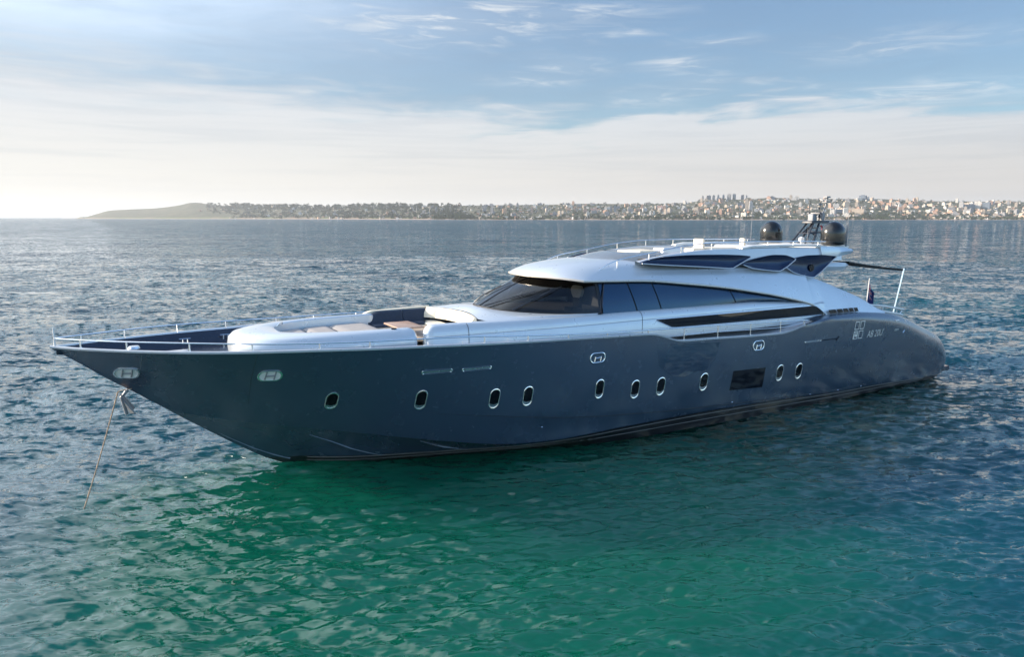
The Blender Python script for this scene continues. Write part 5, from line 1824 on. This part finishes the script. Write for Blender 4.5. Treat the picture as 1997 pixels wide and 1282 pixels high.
    # long-crested fine ripples
    p2 = T.mapping(pos, (.26, 1.0, 1), (0, 0, math.radians(-11)))
    fA = T.sep(T.noise(p2, 4.6, 2, .55, .6, color=True)); fB = T.sep(T.noise(T.mapping(pos, (.30, 1.0, 1), (0, 0, math.radians(6))), 8.5, 2, .5, .5, color=True))
    patchy = T.lin(T.noise(T.mapping(pos, (.5, 1, 1)), .22, 3), .3, .7, .75, 1.25)
    atc = T.node('ShaderNodeAttribute'); atc.attribute_name = 'calm'
    fin = T.m('MULTIPLY', T.m('MULTIPLY', T.m('POWER', atc.outputs['Fac'], 2.0), patchy), 2.1)
    sy = T.m('ADD', sy, T.m('MULTIPLY', T.m('ADD', T.m('SUBTRACT', fA[1], .5), T.m('MULTIPLY', T.m('SUBTRACT', fB[1], .5), .8)), fin))
    sx = T.m('ADD', sx, T.m('MULTIPLY', T.m('ADD', T.m('SUBTRACT', fA[0], .5), T.m('MULTIPLY', T.m('SUBTRACT', fB[0], .5), .8)), T.m('MULTIPLY', fin, .35)))
    vadd = T.node('ShaderNodeVectorMath', operation='ADD'); T.l.new(g.outputs['Normal'], vadd.inputs[0]); T.l.new(T.comb(sx, sy, 0.0), vadd.inputs[1])
    vn = T.node('ShaderNodeVectorMath', operation='NORMALIZE'); T.l.new(vadd.outputs[0], vn.inputs[0])
    T.l.new(vn.outputs[0], b.inputs['Normal'])
    cl = T.noise(pos, .035, 4, .6, .3)
    # green painted in for the hull's dark reflection, bluer body colour around it
    c0 = L2W(27.2, 7.6, 0)
    px_, py_, _z = T.sep(T.mapping(pos, (1, 1, 1), (0, 0, 0), (-c0[0], -c0[1], 0)))
    ex = T.m('ADD', T.m('MULTIPLY', px_, cA), T.m('MULTIPLY', py_, sA)); ey = T.m('SUBTRACT', T.m('MULTIPLY', py_, cA), T.m('MULTIPLY', px_, sA))
    rad = T.m('SQRT', T.m('ADD', T.m('POWER', T.m('DIVIDE', ex, 11.0), 2), T.m('POWER', T.m('DIVIDE', ey, 9.5), 2)))
    refl_green = T.smooth(T.m('ADD', rad, T.m('MULTIPLY', T.m('SUBTRACT', cl, .5), 1.6)), 1.25, .55)
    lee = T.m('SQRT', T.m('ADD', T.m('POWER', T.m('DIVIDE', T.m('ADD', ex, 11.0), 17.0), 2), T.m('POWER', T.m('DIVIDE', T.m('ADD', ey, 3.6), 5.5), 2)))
    hull_refl = T.smooth(T.m('ADD', lee, T.m('MULTIPLY', T.m('SUBTRACT', cl, .5), 1.2)), 1.35, .7)  # dark green laid along the hull as its painted reflection
    water_col = T.mix(hull_refl, T.mix(T.smooth(cl, .35, .68), (.0013, .041, .062, 1), (.0016, .052, .070, 1)), (.0008, .040, .032, 1))
    T.put(b.inputs['Base Color'], T.mix(refl_green, water_col, (.0010, .072, .044, 1)))
    b.inputs['IOR'].default_value = 1.65
    b.subsurface_method = 'BURLEY'
    b.inputs['Subsurface Weight'].default_value = 1.0
    b.inputs['Subsurface Radius'].default_value = (1.5, 5.0, 4.5)
    b.inputs['Subsurface Scale'].default_value = 1.0
    b.inputs['Roughness'].default_value = .035
    me.materials.append(m_)
    o = bpy.data.objects.new('sea', me); COL.objects.link(o)
    tag(o, 'open green and blue sea rippled by a light breeze', 'sea', kind='structure')


sea()


def haze():
    mb = MB(); mb.box((0, 6000, 79), (64000, 76000, 164))
    m = bpy.data.materials.new('haze_air'); m.use_nodes = True
    T = NT(m.node_tree); T.n.remove(T.n['Principled BSDF'])
    v = T.node('ShaderNodeVolumePrincipled')
    v.inputs['Color'].default_value = (.84, .90, .96, 1)
    v.inputs['Density'].default_value = HAZE
    v.inputs['Anisotropy'].default_value = .2
    T.l.new(v.outputs[0], T.n['Material Output'].inputs['Volume'])
    o = mb.build('haze', m, None, smooth=False)
    tag(o, 'thin pale haze in the air over the sea', 'haze', kind='stuff')


HAZE = .000065
haze()
